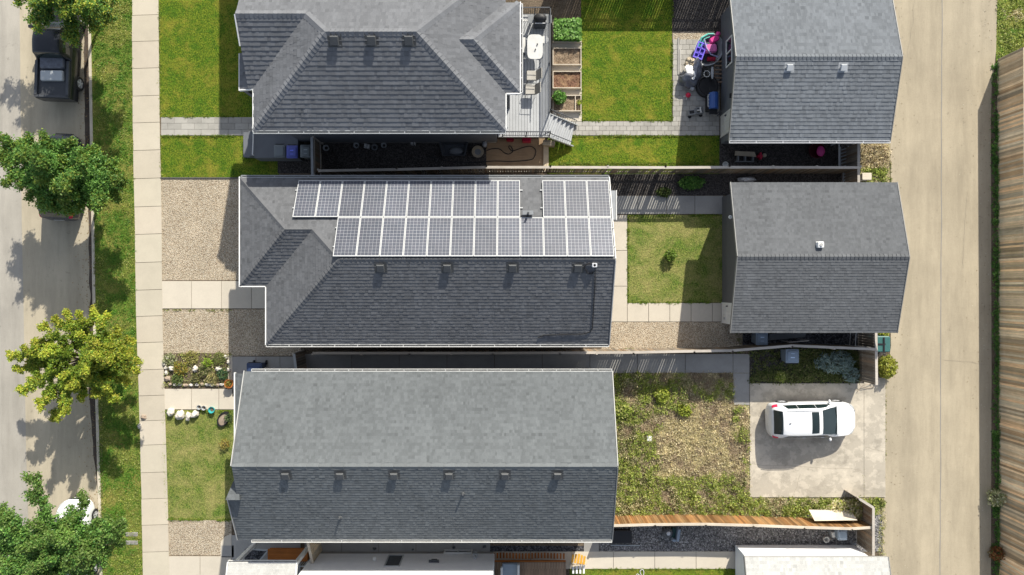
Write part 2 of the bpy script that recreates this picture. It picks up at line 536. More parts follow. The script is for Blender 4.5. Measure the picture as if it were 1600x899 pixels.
# yards
def lawn(name, poly, mat, z=.012):
    mb = MB(); mb.sheet(poly, z); return struct(name, mb, mat)
lawn('front_lawn_upper', G((249, 184), (440, 184), (440, -60), (247, -60)), M['lawn_lush'])
lawn('front_lawn_small', G((251, 278), (436, 278), (436, 211), (250, 211)), M['lawn_lush'])
lawn('gravel_bed_front', G((253, 438), (430, 438), (430, 279.5), (252, 279.5)), M['gravel_tan'])
lawn('gravel_bed_walk', G((255, 556), (470, 556), (470, 483.5), (254, 483.5)), M['gravel_tan'])
lawn('front_lawn_lower', G((262, 813), (372, 813), (372, 641), (258, 641)), M['lawn_dry'])
lawn('gravel_bed_lower', G((264, 868), (362, 868), (362, 811), (262, 811)), M['gravel_tan'], .010)
mb = MB(); mb.prism(gr(251, 277.6, 436, 279.3), -.02, .06, .35); struct('lawn_edging', mb, M['walk_grey'])
lawn('flower_bed', gr(255, 552, 361, 607), M['dirt'], .016)
# paver walks of the first yard
def pavers(name, x0, y0, x1, y1, nx, ny, mat, stagger=True, z=.034):
    mb = MB()
    for j in range(ny):
        off = (.5 if (j % 2 and stagger) else 0)
        for i in range(-1, nx):
            a, b = max(0, i+off), min(nx, i+1+off)
            if b-a < .1: continue
            px0 = x0+(x1-x0)*a/nx; px1 = x0+(x1-x0)*b/nx
            py0 = y0+(y1-y0)*j/ny; py1 = y0+(y1-y0)*(j+1)/ny
            t = R.uniform(.86, 1.1)
            mb.prism(gr(px0+.2, py0+.2, px1-.2, py1-.2), -.01, z+R.uniform(0, .004), t)
    return struct(name, mb, mat)
pavers('front_paver_walk', 252, 183.5, 420, 212, 8, 3, M['paver_edge'])
pavers('back_paver_walk', 888, 190, 1124, 212, 22, 3, M['paver_edge'])
pavers('back_patio', 1051, 62, 1124, 190, 7, 16, M['paver_edge'])
lawn('back_lawn_upper', gr(908, -120, 1050, 189), M['lawn_lush'])
lawn('back_lawn_side', gr(855, 212.5, 1124, 272), M['lawn_lush'])
lawn('patio_sand_strip', gr(1051, 52, 1124, 62), M['gravel_tan'], .01)
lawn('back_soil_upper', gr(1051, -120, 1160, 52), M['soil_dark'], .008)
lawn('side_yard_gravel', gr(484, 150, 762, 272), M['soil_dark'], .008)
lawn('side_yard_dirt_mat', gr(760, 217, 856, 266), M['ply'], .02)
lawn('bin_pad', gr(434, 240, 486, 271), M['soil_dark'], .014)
mb = MB(); mb.prism(gr(849, 228, 857, 268), 0, .09); struct('timber_edging', mb, M['wood_new'])
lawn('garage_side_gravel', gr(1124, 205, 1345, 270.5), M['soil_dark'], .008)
# second yard
slabs('back_walk_side', split_y(949, 336, 980, 503, 3), M['walk'])
slabs('back_walk_lower', split_x(980, 473.5, 1146, 503, 5), M['walk'])
slabs('back_walk_upper', split_x(952, 306, 1130, 335, 4), M['walk_grey'])
lawn('back_lawn_middle', gr(980.5, 336, 1130, 473), M['lawn_dry'])
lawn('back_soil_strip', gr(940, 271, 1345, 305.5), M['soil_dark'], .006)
lawn('back_gravel_strip', gr(940, 503.5, 1160, 550), M['gravel_tan'])
lawn('garage_gap_gravel', gr(1160, 500, 1372, 545), M['rock_dark'], .01)
# third yard
slabs('side_walk', split_x(475, 553, 1145, 583, 9) + [(1145, 553, 1171, 583), (1145, 583, 1171, 633)], M['walk_grey'])
lawn('weedy_yard', gr(940, 578, 1171, 812), M['weedbase'], .008)
lawn('weedy_strip', gr(1160, 760, 1384, 812), M['weedbase'], .007)
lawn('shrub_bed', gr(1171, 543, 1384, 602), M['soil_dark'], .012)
slabs('parking_pad', [(1171, 599, 1349.3, 777), (1349.3, 590, 1383, 777)], M['pad'], .05, .25, .02)
mb = MB(); mb.prism(gr(1348.4, 660, 1350.2, 777), -.02, .046, .25); struct('pad_joint', mb, M['walk_grey'])
# fourth yard
lawn('grey_gravel_strip', gr(936, 804, 1380, 862), M['gravel_grey'], .010)
slabs('lower_side_path', split_x(476, 800, 766, 864, 5) + [(912, 830, 936, 882)], M['walk_grey'], .03)
slabs('side_walk_bottom', split_x(700, 861.5, 1152, 889, 7), M['walk'])
lawn('back_lawn_bottom', gr(890, 889, 1200, 1050), M['lawn'])
# the back alley
ALL_ = [(-200, 1382), (0, 1390), (230, 1391), (300, 1392), (500, 1391), (545, 1392), (600, 1382), (780, 1381), (800, 1378), (1100, 1382)]
ALR = [(-200, 1560), (0, 1558), (80, 1556), (140, 1549), (200, 1548), (600, 1549), (899, 1548), (1100, 1548)]
band('alley', M['alley'], ALL_, ALR, .016, step=20)
mb = MB()
pts = [(1470 + 1.1*mnoise.noise(Vector((y*.013, 5, 0))) - (y-450)*.0035, y) for y in range(-150, 1080, 14)]
for (xa, ya), (xb, yb) in zip(pts[:-1], pts[1:]):
    w = .55 + .25*mnoise.noise(Vector((ya*.03, 2, 0)))
    mb.sheet(G((xb-w, yb), (xb+w, yb), (xa+w, ya), (xa-w, ya)), .0205, .72)
struct('alley_joint', mb, M['walk_grey'])
lawn('alley_verge', gr(1556, -150, 1700, 100), M['boulevard'], .014)
lawn('neighbour_lawn', gr(1561, 100, 2200, 1050), M['lawn'], .012)
lawn('side_verge', gr(1345, 215, 1391, 290), M['weedbase'], .012)
# wheel tracks, oil stains: worn darker patches that stay put
def stain(mb, cx, cy, rx, ry, z, seed, tint):
    pts = []
    for k in range(28):
        a = 2*math.pi*k/28
        q = 1 + .45*mnoise.noise(Vector((math.cos(a)*1.3+seed, math.sin(a)*1.3, seed*.7)))
        pts.append((cx+rx*q*math.cos(a), cy-ry*q*math.sin(a)))
    mb.sheet(G(*pts)[::1], z, tint)
# ------------------------------------------------------------------ roofs made of single shingles
def clip(poly, a, b, c):
    """keep a*x+b*y+c >= 0"""
    out = []
    n = len(poly)
    for i in range(n):
        p, q = poly[i], poly[(i+1) % n]
        dp = a*p[0]+b*p[1]+c; dq = a*q[0]+b*q[1]+c
        if dp >= 0: out.append(p)
        if (dp >= 0) != (dq >= 0):
            t = dp/(dp-dq)
            out.append((p[0]+(q[0]-p[0])*t, p[1]+(q[1]-p[1])*t))
    return out
def area(p):
    return .5*sum(p[i][0]*p[(i+1) % len(p)][1]-p[(i+1) % len(p)][0]*p[i][1] for i in range(len(p)))
def convex_parts(poly):
    """split a counter-clockwise plan polygon into convex pieces"""
    from mathutils.geometry import tessellate_polygon
    tris = tessellate_polygon([[Vector((x, y, 0)) for x, y in poly]])
    return [[poly[i] for i in t] for t in tris]

class Roof:
    def __init__(self, expo=.155, thick=.026, seed=1, amp=.14):
        self.tabs, self.base = MB(), MB()
        self.expo, self.thick, self.amp = expo, thick, amp
        self.r = random.Random(seed)
    def facet(self, poly, p0, z0, down, slope):
        """poly: plan points; plane: height z0 at p0, rising by slope against the plan direction down"""
        if area(poly) < 0: poly = poly[::-1]
        dx, dy = down
        zf = lambda x, y: z0 + slope*(-( (x-p0[0])*dx + (y-p0[1])*dy ))
        # underlay slab
        self.base.hexa([(x, y, zf(x, y)-.14) for x, y in poly], [(x, y, zf(x, y)) for x, y in poly], .55)
        L = math.sqrt(1+slope*slope)
        # local coords: u along the eave, v up the slope
        ux, uy = -dy, dx
        loc = [((x-p0[0])*ux+(y-p0[1])*uy, -((x-p0[0])*dx+(y-p0[1])*dy)*L) for x, y in poly]
        if area(loc) < 0: loc = loc[::-1]
        # convex check
        cv = all((loc[(i+1) % len(loc)][0]-loc[i][0])*(loc[(i+2) % len(loc)][1]-loc[(i+1) % len(loc)][1]) -
                 (loc[(i+1) % len(loc)][1]-loc[i][1])*(loc[(i+2) % len(loc)][0]-loc[(i+1) % len(loc)][0]) > -1e-6 for i in range(len(loc)))
        pieces = [loc] if cv else convex_parts(loc)
        pieces = [p if area(p) > 0 else p[::-1] for p in pieces]
        def W(u, v, w):
            s = v/L
            nx, ny, nz = dx*slope/L, dy*slope/L, 1/L
            x = p0[0]+u*ux - s*dx + nx*w
            y = p0[1]+u*uy - s*dy + ny*w
            return (x, y, z0 + slope*s + nz*w)
        us = [p[0] for p in loc]; vs = [p[1] for p in loc]
        r = self.r
        v = min(vs)
        # keep courses on one grid measured from the eave
        v = math.floor((v+1e-4)/self.expo)*self.expo
        row = 0
        while v < max(vs):
            u = min(us) - r.uniform(0, .3)
            rt = r.uniform(.97, 1.03)
            while u < max(us):
                w = r.choice((.08, .11, .14, .17, .2))
                th = self.thick * r.choice((.62, .92, 1.05, 1.22))
                t = rt*(1 + self.amp*r.uniform(-1, 1))
                if r.random() < .06: t *= .86
                q0 = [(u, v), (u+w, v), (u+w, v+self.expo), (u, v+self.expo)]
                for pc in pieces:
                    q = q0
                    n = len(pc)
                    for i in range(n):
                        a, b = pc[i], pc[(i+1) % n]
                        A, B = -(b[1]-a[1]), (b[0]-a[0])
                        q = clip(q, A, B, -(A*a[0]+B*a[1]))
                        if len(q) < 3: break
                    if len(q) < 3 or abs(area(q)) < 2e-4: continue
                    hh = lambda vv: .004 + th*(1-(vv-v)/self.expo)
                    top = [W(p[0], p[1], hh(p[1])) for p in q]
                    self.tabs.add(top, [list(range(len(q)))], (t, t, t))
                    for i in range(len(q)):
                        a, b = q[i], q[(i+1) % len(q)]
                        if abs(a[1]-v) < 1e-5 and abs(b[1]-v) < 1e-5 and abs(a[0]-b[0]) > 1e-4:
                            self.tabs.add([W(a[0], a[1], -.002), W(b[0], b[1], -.002), W(b[0], b[1], hh(v)), W(a[0], a[1], hh(v))], [[0, 1, 2, 3]], (t*.8, t*.8, t*.8))
                u += w
            v += self.expo
            row += 1
    def caps(self, a, b, na, nb, w=.15, step=.2, tint=1.0):
        """ridge or hip caps from a to b (3D), folded over the facets whose plan downhill directions are na, nb"""
        a, b = Vector(a), Vector(b)
        L = (b-a).length
        d = (b-a).normalized()
        n = max(1, int(L/step))
        for i in range(n):
            p = a + (b-a)*(i/n); q = a + (b-a)*((i+1)/n)
            t = tint*self.r.uniform(.93, 1.1)
            lo, hi = .018, .042
            def side(nv, pt, lift):
                s = Vector(nv); s -= d*s.dot(d); s.normalize()
                return pt + s*w + Vector((0, 0, lift-.012))
            P = [side(na, p, hi), p+Vector((0, 0, hi+.008)), side(nb, p, hi), side(nb, q, lo), q+Vector((0, 0, lo+.008)), side(na, q, lo)]
            k = len(self.tabs.v)
            lowP = [side(na, p, -.01), p+Vector((0, 0, -.01)), side(nb, p, -.01)]
            self.tabs.add(P+lowP, [[0, 1, 4, 5], [1, 2, 3, 4], [6, 7, 1, 0], [7, 8, 2, 1]], (t, t, t))

def fall(down, slope):
    return (down[0], down[1], -slope)
N_, S_, E_, W_ = (0, 1), (0, -1), (1, 0), (-1, 0)

def plane_at(px, py, z0, y0, slope, lift=0.0):
    z = z0
    for _ in range(20):
        P = at(px, py, z); z = z0 + slope*(P.y-y0) + lift
    return at(px, py, z)
def vent(roof, px, py, plane, slope, down, w=.36, tint=.9, mat='mgrey', h=.15, name='roof_vent'):
    """box vent: flashing, four sides and a hooded lid, standing on the slope at the pixel"""
    o = plane_at(px, py, plane[0], plane[1], slope)
    ang = -math.atan(slope) if down[1] > 0 else math.atan(slope)
    m = MB()
    a = 0
    rotz = Matrix.Rotation(a, 4, 'Z')
    tilt = Matrix.Rotation(ang, 4, 'X')
    m.m = Matrix.Translation(o) @ rotz @ tilt
    m.box(-w*.8, w*.8, -w*.75, w*.8, -.01, .02, tint*.8)
    m.box(-w*.38, w*.38, -w*.34, w*.38, .02, h*.7, tint*.55)
    m.hexa([(-w*.52, -w*.56, h*.62), (w*.52, -w*.56, h*.62), (w*.52, w*.5, h*.62), (-w*.52, w*.5, h*.62)],
           [(-w*.47, -w*.5, h), (w*.47, -w*.5, h), (w*.4, w*.4, h*1.12), (-w*.4, w*.4, h*1.12)], tint)
    return m.build(name, M[mat], roof)

def wall_box(mb, x0, x1, y0, y1, z0, z1, tint=1.0, lap=.13):
    """siding walls with lapped courses: each course is a box a little wider at its foot"""
    n = max(1, int((z1-z0)/lap))
    for i in range(n):
        a = z0+(z1-z0)*i/n; b = z0+(z1-z0)*(i+1)/n
        e = .012
        t = tint*R.uniform(.97, 1.03)
        mb.hexa([(x0-e, y0-e, a), (x1+e, y0-e, a), (x1+e, y1+e, a), (x0-e, y1+e, a)],
                [(x0, y0, b), (x1, y0, b), (x1, y1, b), (x0, y1, b)], t)

def gable_end(mb, x, y0, y1, ym, z0, zr, th, tint=1.0, lap=.13):
    """triangular gable wall at plan x, thickness th to the inside (signed)"""
    n = max(2, int((zr-z0)/lap))
    for i in range(n):
        a, b = i/n, (i+1)/n
        za, zb = z0+(zr-z0)*a, z0+(zr-z0)*b
        ya0, ya1 = y0+(ym-y0)*a, y1+(ym-y1)*a
        yb0, yb1 = y0+(ym-y0)*b, y1+(ym-y1)*b
        e = -.012 if th > 0 else .012
        xs = sorted((x+e, x+th)); xt = sorted((x, x+th))
        mb.hexa([(xs[0], ya0, za), (xs[1], ya0, za), (xs[1], ya1, za), (xs[0], ya1, za)],
                [(xt[0], yb0, zb), (xt[1], yb0, zb), (xt[1], yb1, zb), (xt[0], yb1, zb)], tint*R.uniform(.97, 1.03))

def gutter(house, p, q, w=.11, h=.10, mat='white', hangers=True, spacing=1.1):
    """open trough along the eave from p to q with small hangers across it"""
    p, q = Vector(p), Vector(q)
    d = (q-p).normalized(); s = d.cross(Vector((0, 0, 1))).normalized()
    m = MB()
    m.bar(p - s*w/2, q - s*w/2, .022, h); m.bar(p + s*w/2, q + s*w/2, .03, h)
    m.bar(p - Vector((0, 0, h/2)), q - Vector((0, 0, h/2)), w, .012, .35)
    L = (q-p).length
    if hangers:
        n = max(2, int(L/spacing))
        for i in range(n+1):
            c = p + d*(L*i/n)
            m.bar(c - s*(w*.5) + Vector((0, 0, h*.3)), c + s*(w*.5) + Vector((0, 0, h*.3)), .035, .02, .85)
    return m.build('gutter', M[mat], house)

def window_on(house, p, q, z0, z1, n, frame='white', name='window', bars=1, depth=.05):
    """window in a wall from plan point p to q, outward normal n; frame with panes as a sub-part"""
    p, q, n = Vector((*p, 0)), Vector((*q, 0)), Vector((*n, 0))
    d = (q-p).normalized(); L = (q-p).length
    f = MB(); t = .06
    def bar(a0, a1, b0, b1, off0, off1, mb_, tint=1.0):
        A = [p+d*a0, p+d*a1]
        vs = []
        for off in (off0, off1):
            for (a, z) in ((a0, b0), (a1, b0), (a1, b1), (a0, b1)):
                w = p + d*a + n*off; vs.append((w.x, w.y, z))
        mb_.add(vs, [[0, 1, 2, 3], [7, 6, 5, 4], [0, 4, 5, 1], [1, 5, 6, 2], [2, 6, 7, 3], [3, 7, 4, 0]], tint)
    bar(-t, L+t, z0-t, z0, .003, depth, f); bar(-t, L+t, z1, z1+t, .003, depth, f)
    bar(-t, 0, z0, z1, .003, depth, f); bar(L, L+t, z0, z1, .003, depth, f)
    for i in range(bars):
        c = L*(i+1)/(bars+1); bar(c-.03, c+.03, z0, z1, .003, depth-.004, f)
    fr = f.build(name, M[frame], house)
    g = MB(); bar(0, L, z0, z1, .002, .018, g)
    fr['_o'] = tuple(house['_o'])
    pane = g.build('pane', M['glass'], fr)
    return fr

def door_on(house, p, q, z0, z1, n, mat='white', depth=.06, handle=True, name='door'):
    p, q, n = Vector((*p, 0)), Vector((*q, 0)), Vector((*n, 0))
    d = (q-p).normalized(); L = (q-p).length
    f = MB()
    def bar(a0, a1, b0, b1, off0, off1, mb_, tint=1.0):
        vs = []
        for off in (off0, off1):
            for (a, z) in ((a0, b0), (a1, b0), (a1, b1), (a0, b1)):
                w = p + d*a + n*off; vs.append((w.x, w.y, z))
        mb_.add(vs, [[0, 1, 2, 3], [7, 6, 5, 4], [0, 4, 5, 1], [1, 5, 6, 2], [2, 6, 7, 3], [3, 7, 4, 0]], tint)
    bar(0, L, z0, z1, .003, depth-.02, f)
    if L < 1.3:
        for (a0, a1) in ((.12, L*.45), (L*.55, L-.12)):
            for (b0, b1) in ((z0+.2, z0+.75), (z0+.95, z1-.2)):
                bar(a0, a1, b0, b1, depth-.02, depth-.005, f, .93)
    else:
        for i in range(4):
            for k in range(int(L/.6)):
                bar(k*L/int(L/.6)+.05, (k+1)*L/int(L/.6)-.05, z0+(z1-z0)*i/4+.05, z0+(z1-z0)*(i+1)/4-.05, depth-.02, depth, f, .95)
    bar(-.08, 0, z0, z1+.08, .003, depth, f); bar(L, L+.08, z0, z1+.08, .003, depth, f); bar(0, L, z1, z1+.08, .003, depth, f)
    dr = f.build(name, M[mat], house)
    dr['_o'] = tuple(house['_o'])
    if handle:
        g = MB(); bar(L-.14, L-.07, z0+.95, z0+1.05, depth-.02, depth+.06, g); g.build('handle', M['dgrey'], dr)
    return dr

def finish_roof(house, rf, mat, name='roof'):
    ro = rf.tabs.build(name, mat, house)
    ro['_o'] = tuple(house['_o'])
    rf.base.build('roof_deck', mat, ro)
    return ro

# ------------------------------------------------------------------ first house (top)
H1 = thing('house', (-6, 11.5, 0), 'top house with hipped grey roof, three box vents and a small deckside wing', 'house', 'houses of the row')
e, sl = 5.8, .5
rf = Roof(.205, .0185, 1, .11)
rf.facet([(-12.079, 14.779), (-12.079, 11.955), (-9.007, 11.955), (-8.024, 10.982), (-4.103, 10.982), (-0.296, 14.779)], (0.000, 14.779), e, N_, sl)
rf.facet([(-11.831, 7.175), (-8.024, 10.982), (-4.103, 10.982), (-0.296, 7.175)], (0.000, 7.175), e, S_, sl)
rf.facet([(-11.831, 9.121), (-9.007, 11.955), (-8.024, 10.982), (-11.831, 7.175)], (-11.831, 0.000), e, W_, sl)
rf.facet([(-12.079, 9.121), (-12.079, 11.955), (-9.007, 11.955), (-11.831, 9.121)], (0.000, 9.121), e, S_, sl)
rf.facet([(-0.296, 7.175), (-4.103, 10.982), (-0.296, 14.779)], (-0.296, 0.000), e, E_, sl)
rf.facet([(-0.296, 8.921), (0.353, 8.921), (-1.698, 10.972), (-2.347, 10.972)], (0.000, 8.921), e, S_, sl)
rf.facet([(0.353, 8.921), (-1.698, 10.972), (0.353, 13.024)], (0.353, 0.000), e, E_, sl)
rf.facet([(-0.296, 13.024), (0.353, 13.024), (-1.698, 10.972), (-2.347, 10.972)], (0.000, 13.024), e, N_, sl)
rf.facet([(-12.537, 9.121), (-12.537, 10.782), (-12.082, 10.782), (-12.082, 9.121)], (-12.537, 0.000), 5.6, W_, .45)
zr = e+sl*3.807; zf = e+sl*2.834; zw = e+sl*2.051
rf.caps((-4.103, 10.982, zr), (-8.024, 10.982, zr), fall(N_, sl), fall(S_, sl), w=.2, tint=1.12)
rf.caps((-11.831, 7.175, e), (-8.024, 10.982, zr), fall(S_, sl), fall(W_, sl), w=.2, tint=1.12)
rf.caps((-0.296, 7.175, e), (-4.103, 10.982, zr), fall(S_, sl), fall(E_, sl), w=.2, tint=1.12)
rf.caps((-0.296, 14.779, e), (-4.103, 10.982, zr), fall(N_, sl), fall(E_, sl), w=.2, tint=1.12)
rf.caps((-9.007, 11.955, zf), (-8.024, 10.982, zr), fall(N_, sl), fall(W_, sl), w=.2, tint=1.12)
rf.caps((-12.079, 11.955, zf), (-9.007, 11.955, zf), fall(N_, sl), fall(S_, sl), w=.2, tint=1.12)
rf.caps((0.353, 8.921, e), (-1.698, 10.972, zw), fall(S_, sl), fall(E_, sl), w=.2, tint=1.14)
rf.caps((0.353, 13.024, e), (-1.698, 10.972, zw), fall(N_, sl), fall(E_, sl), w=.2, tint=1.14)
rf.caps((-1.698, 10.972, zw), (-2.347, 10.972, zw), fall(N_, sl), fall(S_, sl), w=.2, tint=1.14)
ro = finish_roof(H1, rf, M['roof1'])
for px in (523, 581, 639): vent(ro, px, 63, (5.8, 7.174), .5, S_, .38, .36)
w = MB()
wall_box(w, -11.3, -.8, 7.80, 14.3, .5, 5.7)
wall_box(w, -11.7, -11.3, 9.6, 14.3, .5, 5.7)
wall_box(w, -.8, -.12, 9.4, 12.6, .5, 5.7)
gable_end(w, -11.7, 9.6, 14.3, 11.95, 5.7, 6.95, .2)
w.build('wall', M['siding'], H1)
w = MB(); w.box(-11.25, -.85, 7.83, 14.25, -.05, .5); w.build('foundation', M['foundation'], H1)
def fasc(house, p, q, w_=.05, h_=.17, tint=1.0, mat='white'):
    m_ = MB(); m_.bar(p, q, w_, h_, tint); m_.build('fascia', M[mat], house)
X = lambda v: v*.954
fasc(H1, (X(-12.40)-.01, X(7.52)-.05, e-.06), (X(-12.40)-.01, X(9.52), e-.06)); fasc(H1, (-12.56, X(9.5), 5.52), (-12.56, X(11.3), 5.52))
fasc(H1, (-12.52, X(9.52), 5.58), (-11.87, X(9.52), 5.72)); fasc(H1, (-12.11, X(11.3), e+.83-.05), (-12.11, X(12.53), zf-.05))
fasc(H1, (-.27, X(7.52), e-.06), (-.27, X(9.3), e-.06)); fasc(H1, (.385, X(9.3), e-.06), (.385, X(13.7), e-.06)); fasc(H1, (-.27, X(9.3), e-.06), (.385, X(9.3), e-.06))
gutter(H1, (-11.83, 7.11, e-.03), (-.3, 7.11, e-.03), mat='lgrey')
gutter(H1, (.44, X(9.35), e-.03), (.44, X(13.6), e-.03), .09, mat='offwhite', spacing=.6)
# front porch of the first house
w = MB()
w.box(-13.62, -11.32, 6.85, 10.0, 0, .95, 1.0); w.box(-14.05, -13.63, 7.02, 8.35, 0, .62, 1.1); w.box(-14.45, -14.06, 7.02, 8.35, 0, .32, 1.15)
w.build('porch', M['siding'], H1)
w = MB(); w.tube([(-13.66, 7.0, .95), (-13.66, 7.0, 1.1), (-13.6, 7.7, 1.16), (-13.62, 8.4, 1.1), (-13.66, 8.5, .95)], .03); w.build('handrail', M['white'], H1)
w = MB(); w.box(-12.4, -12.22, 9.05, 9.2, .95, 5.45); w.build('porch_post', M['siding'], H1)
window_on(H1, (-10.5, 7.80), (-9.3, 7.80), 3.3, 4.6, (0, -1)); window_on(H1, (-5, 7.80), (-3.9, 7.80), 3.3, 4.6, (0, -1))

# the neighbour beyond the upper edge of the photograph, whose roof shades the upper lawn
H0 = thing('house', (-6, 22, 0), 'neighbouring grey house beyond the upper edge that shades the upper lawn', 'house', 'houses of the row')
rf = Roof(.205, .034, 9, .10)
rf.facet([(-12.64, 16.8), (-8.04, 21.4), (-4.9, 21.4), (-.3, 16.8)], (0, 16.8), 6.0, S_, .5)
rf.facet([(-12.64, 26.0), (-8.04, 21.4), (-4.9, 21.4), (-.3, 26.0)], (0, 26.0), 6.0, N_, .5)
rf.facet([(-12.64, 16.8), (-8.04, 21.4), (-12.64, 26.0)], (-12.64, 0), 6.0, W_, .5)
rf.facet([(-.3, 16.8), (-4.9, 21.4), (-.3, 26.0)], (-.3, 0), 6.0, E_, .5)
finish_roof(H0, rf, M['roof1'])
w = MB(); wall_box(w, -12.0, -.9, 17.4, 25.4, .0, 5.95); w.build('wall', M['siding_tan'], H0)

# ------------------------------------------------------------------ second house (middle, with panels)
H2 = thing('house', (-4, 1.3, 0), 'middle house whose upper grey roof slope carries the solar panels', 'house', 'houses of the row')
e = 4.0
rf = Roof(.165, .016, 2, .13)
rf.facet([(-13.16, 5.31), (-10.55, 2.70), (-9.28, 2.70), (-7.87, 1.285), (4.68, 1.285), (4.68, 5.31)], (0, 5.31), e, N_, sl)
rf.facet([(-13.16, 5.31), (-10.55, 2.70), (-13.16, .08)], (-13.16, 0), e, W_, sl)
rf.facet([(-13.16, .08), (-10.55, 2.70), (-9.28, 2.70), (-11.89, .08)], (0, .08), e, S_, sl)
rf.facet([(-11.89, .08), (-9.28, 2.70), (-7.87, 1.285), (-11.89, -2.74)], (-11.89, 0), e, W_, sl)
rf.facet([(-11.89, -2.74), (-7.87, 1.285), (4.68, 1.285), (4.68, -2.74)], (0, -2.74), e, S_, sl)
zr = e+sl*4.025; zf = e+sl*2.61
rf.caps((4.68, 1.285, zr), (-7.87, 1.285, zr), fall(N_, sl), fall(S_, sl), tint=.95)
rf.caps((-11.89, -2.74, e), (-7.87, 1.285, zr), fall(S_, sl), fall(W_, sl), tint=.95)
rf.caps((-9.28, 2.70, zf), (-7.87, 1.285, zr), fall(N_, sl), fall(W_, sl), tint=.95)
rf.caps((-13.16, 5.31, e), (-10.55, 2.70, zf), fall(N_, sl), fall(W_, sl), tint=.95)
rf.caps((-13.16, .08, e), (-10.55, 2.70, zf), fall(S_, sl), fall(W_, sl), tint=.9)
rf.caps((-10.55, 2.70, zf), (-9.28, 2.70, zf), fall(N_, sl), fall(S_, sl), tint=.95)
ro = finish_roof(H2, rf, M['roof2'])
for px in (595, 699, 801, 903): vent(ro, px, 418, (4.0, -2.74), .5, S_, .36, .36)
# plumbing pipe and flue on the upper slope between the panels
m = MB(); p = at(825, 334, 5.3)
m.tube([(p.x, p.y, p.z-.3), (p.x, p.y, p.z+.3)], .05, 10, .25); m.box(p.x-.25, p.x+.25, p.y-.05, p.y+.14, p.z-.2, p.z+.02, 1.3)
m.build('vent_pipe', M['mgrey'], ro)
m = MB(); p = at(928, 415, 5.75)
m.tube([(p.x, p.y, p.z-.2), (p.x, p.y, p.z+.3)], .06, 10); m.box(p.x-.12, p.x+.12, p.y-.1, p.y+.1, p.z+.05, p.z+.3, 1.0, .03)
m.build('flue', M['alu'], ro)
def on_roof2(px, py, lift=.05):
    # pixel on the lower slope of the second house
    z = 5.0
    for _ in range(12):
        P = at(px, py, z); z = 4.0 + .5*(P.y+2.74) + lift
    return at(px, py, z)
m = MB()
m.tube([on_roof2(*q, .06) for q in ((930, 422), (929.5, 450), (927, 490), (925.5, 514), (922, 519), (910, 522.5), (880, 523), (850, 524), (841, 528))], .022, 6)
pts = [on_roof2(928+9*math.cos(a)*(.9+.2*math.sin(3*a))-6, 420-8*math.sin(a), .07) for a in [i*.35 for i in range(17)]]
m.tube(pts, .03, 6)
m.build('roof_cable', M['black'], ro)
w = MB()
wall_box(w, -11.4, 4.25, -2.25, 4.85, .5, 3.9)
wall_box(w, -12.7, -11.4, .55, 4.85, .5, 3.9)
gable_end(w, 4.25, -2.25, 4.85, 1.285, 3.9, 5.72, -.2)
w.build('wall', M['siding_char'], H2)
w = MB(); w.box(-12.65, 4.2, -2.18, 4.8, -.05, .5); w.build('foundation', M['foundation'], H2)
fasc(H2, (-13.18, .04, e-.05), (-13.18, 5.36, e-.05), .05, .18)
fasc(H2, (-11.91, -2.78, e-.05), (-11.91, .02, e-.05), .05, .18)
fasc(H2, (-13.16, .05, e-.05), (-11.93, .05, e-.05), .05, .16)
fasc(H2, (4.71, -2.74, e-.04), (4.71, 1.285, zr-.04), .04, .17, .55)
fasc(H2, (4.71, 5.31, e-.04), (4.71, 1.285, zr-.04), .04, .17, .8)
gutter(H2, (-11.89, -2.81, e-.03), (4.68, -2.81, e-.03), mat='offwhite')
gutter(H2, (-13.1, 5.38, e-.03), (4.68, 5.38, e-.03), .09, mat='lgrey', spacing=1.5)
# bay with its own little roof at the back
w = MB(); wall_box(w, 4.262, 5.1, 3.45, 4.75, .3, 3.0)
w.hexa([(4.262, 3.38, 3.0), (5.17, 3.38, 3.0), (5.17, 4.82, 3.0), (4.262, 4.82, 3.0)], [(4.262, 3.38, 3.25), (5.17, 3.38, 3.08), (5.17, 4.82, 3.08), (4.262, 4.82, 3.25)], 1.6)
w.build('bay', M['mgrey'], H2)
w = MB(); w.bar((5.19, 3.36, 3.06), (5.19, 4.84, 3.06), .04, .1); w.build('bay_fascia', M['white'], H2)
# front steps
w = MB(); w.box(-12.65, -11.42, -.75, .53, 0, .55); w.box(-12.9, -12.66, -.7, .4, 0, .36); w.box(-13.15, -12.91, -.7, .4, 0, .18)
w.build('front_step', M['foundation'], H2)
door_on(H2, (-12.3, .55), (-11.5, .55), .56, 2.5, (0, -1))
window_on(H2, (4.25, -1.4), (4.25, -.2), 1.6, 2.7, (1, 0)); window_on(H2, (-11.4, -1.9), (-11.4, -.6), 1.5, 2.8, (-1, 0)); window_on(H2, (-12.7, 1.4), (-12.7, 3.6), 1.5, 2.8, (-1, 0), bars=2)
m = MB()
p = at(468, 541, 0)
m.tube([(-11.35, -2.78, 3.85), (-11.2, -2.32, 3.6), (-11.2, -2.32, .2)], .045, 6); m.build('downspout', M['offwhite'], H2)

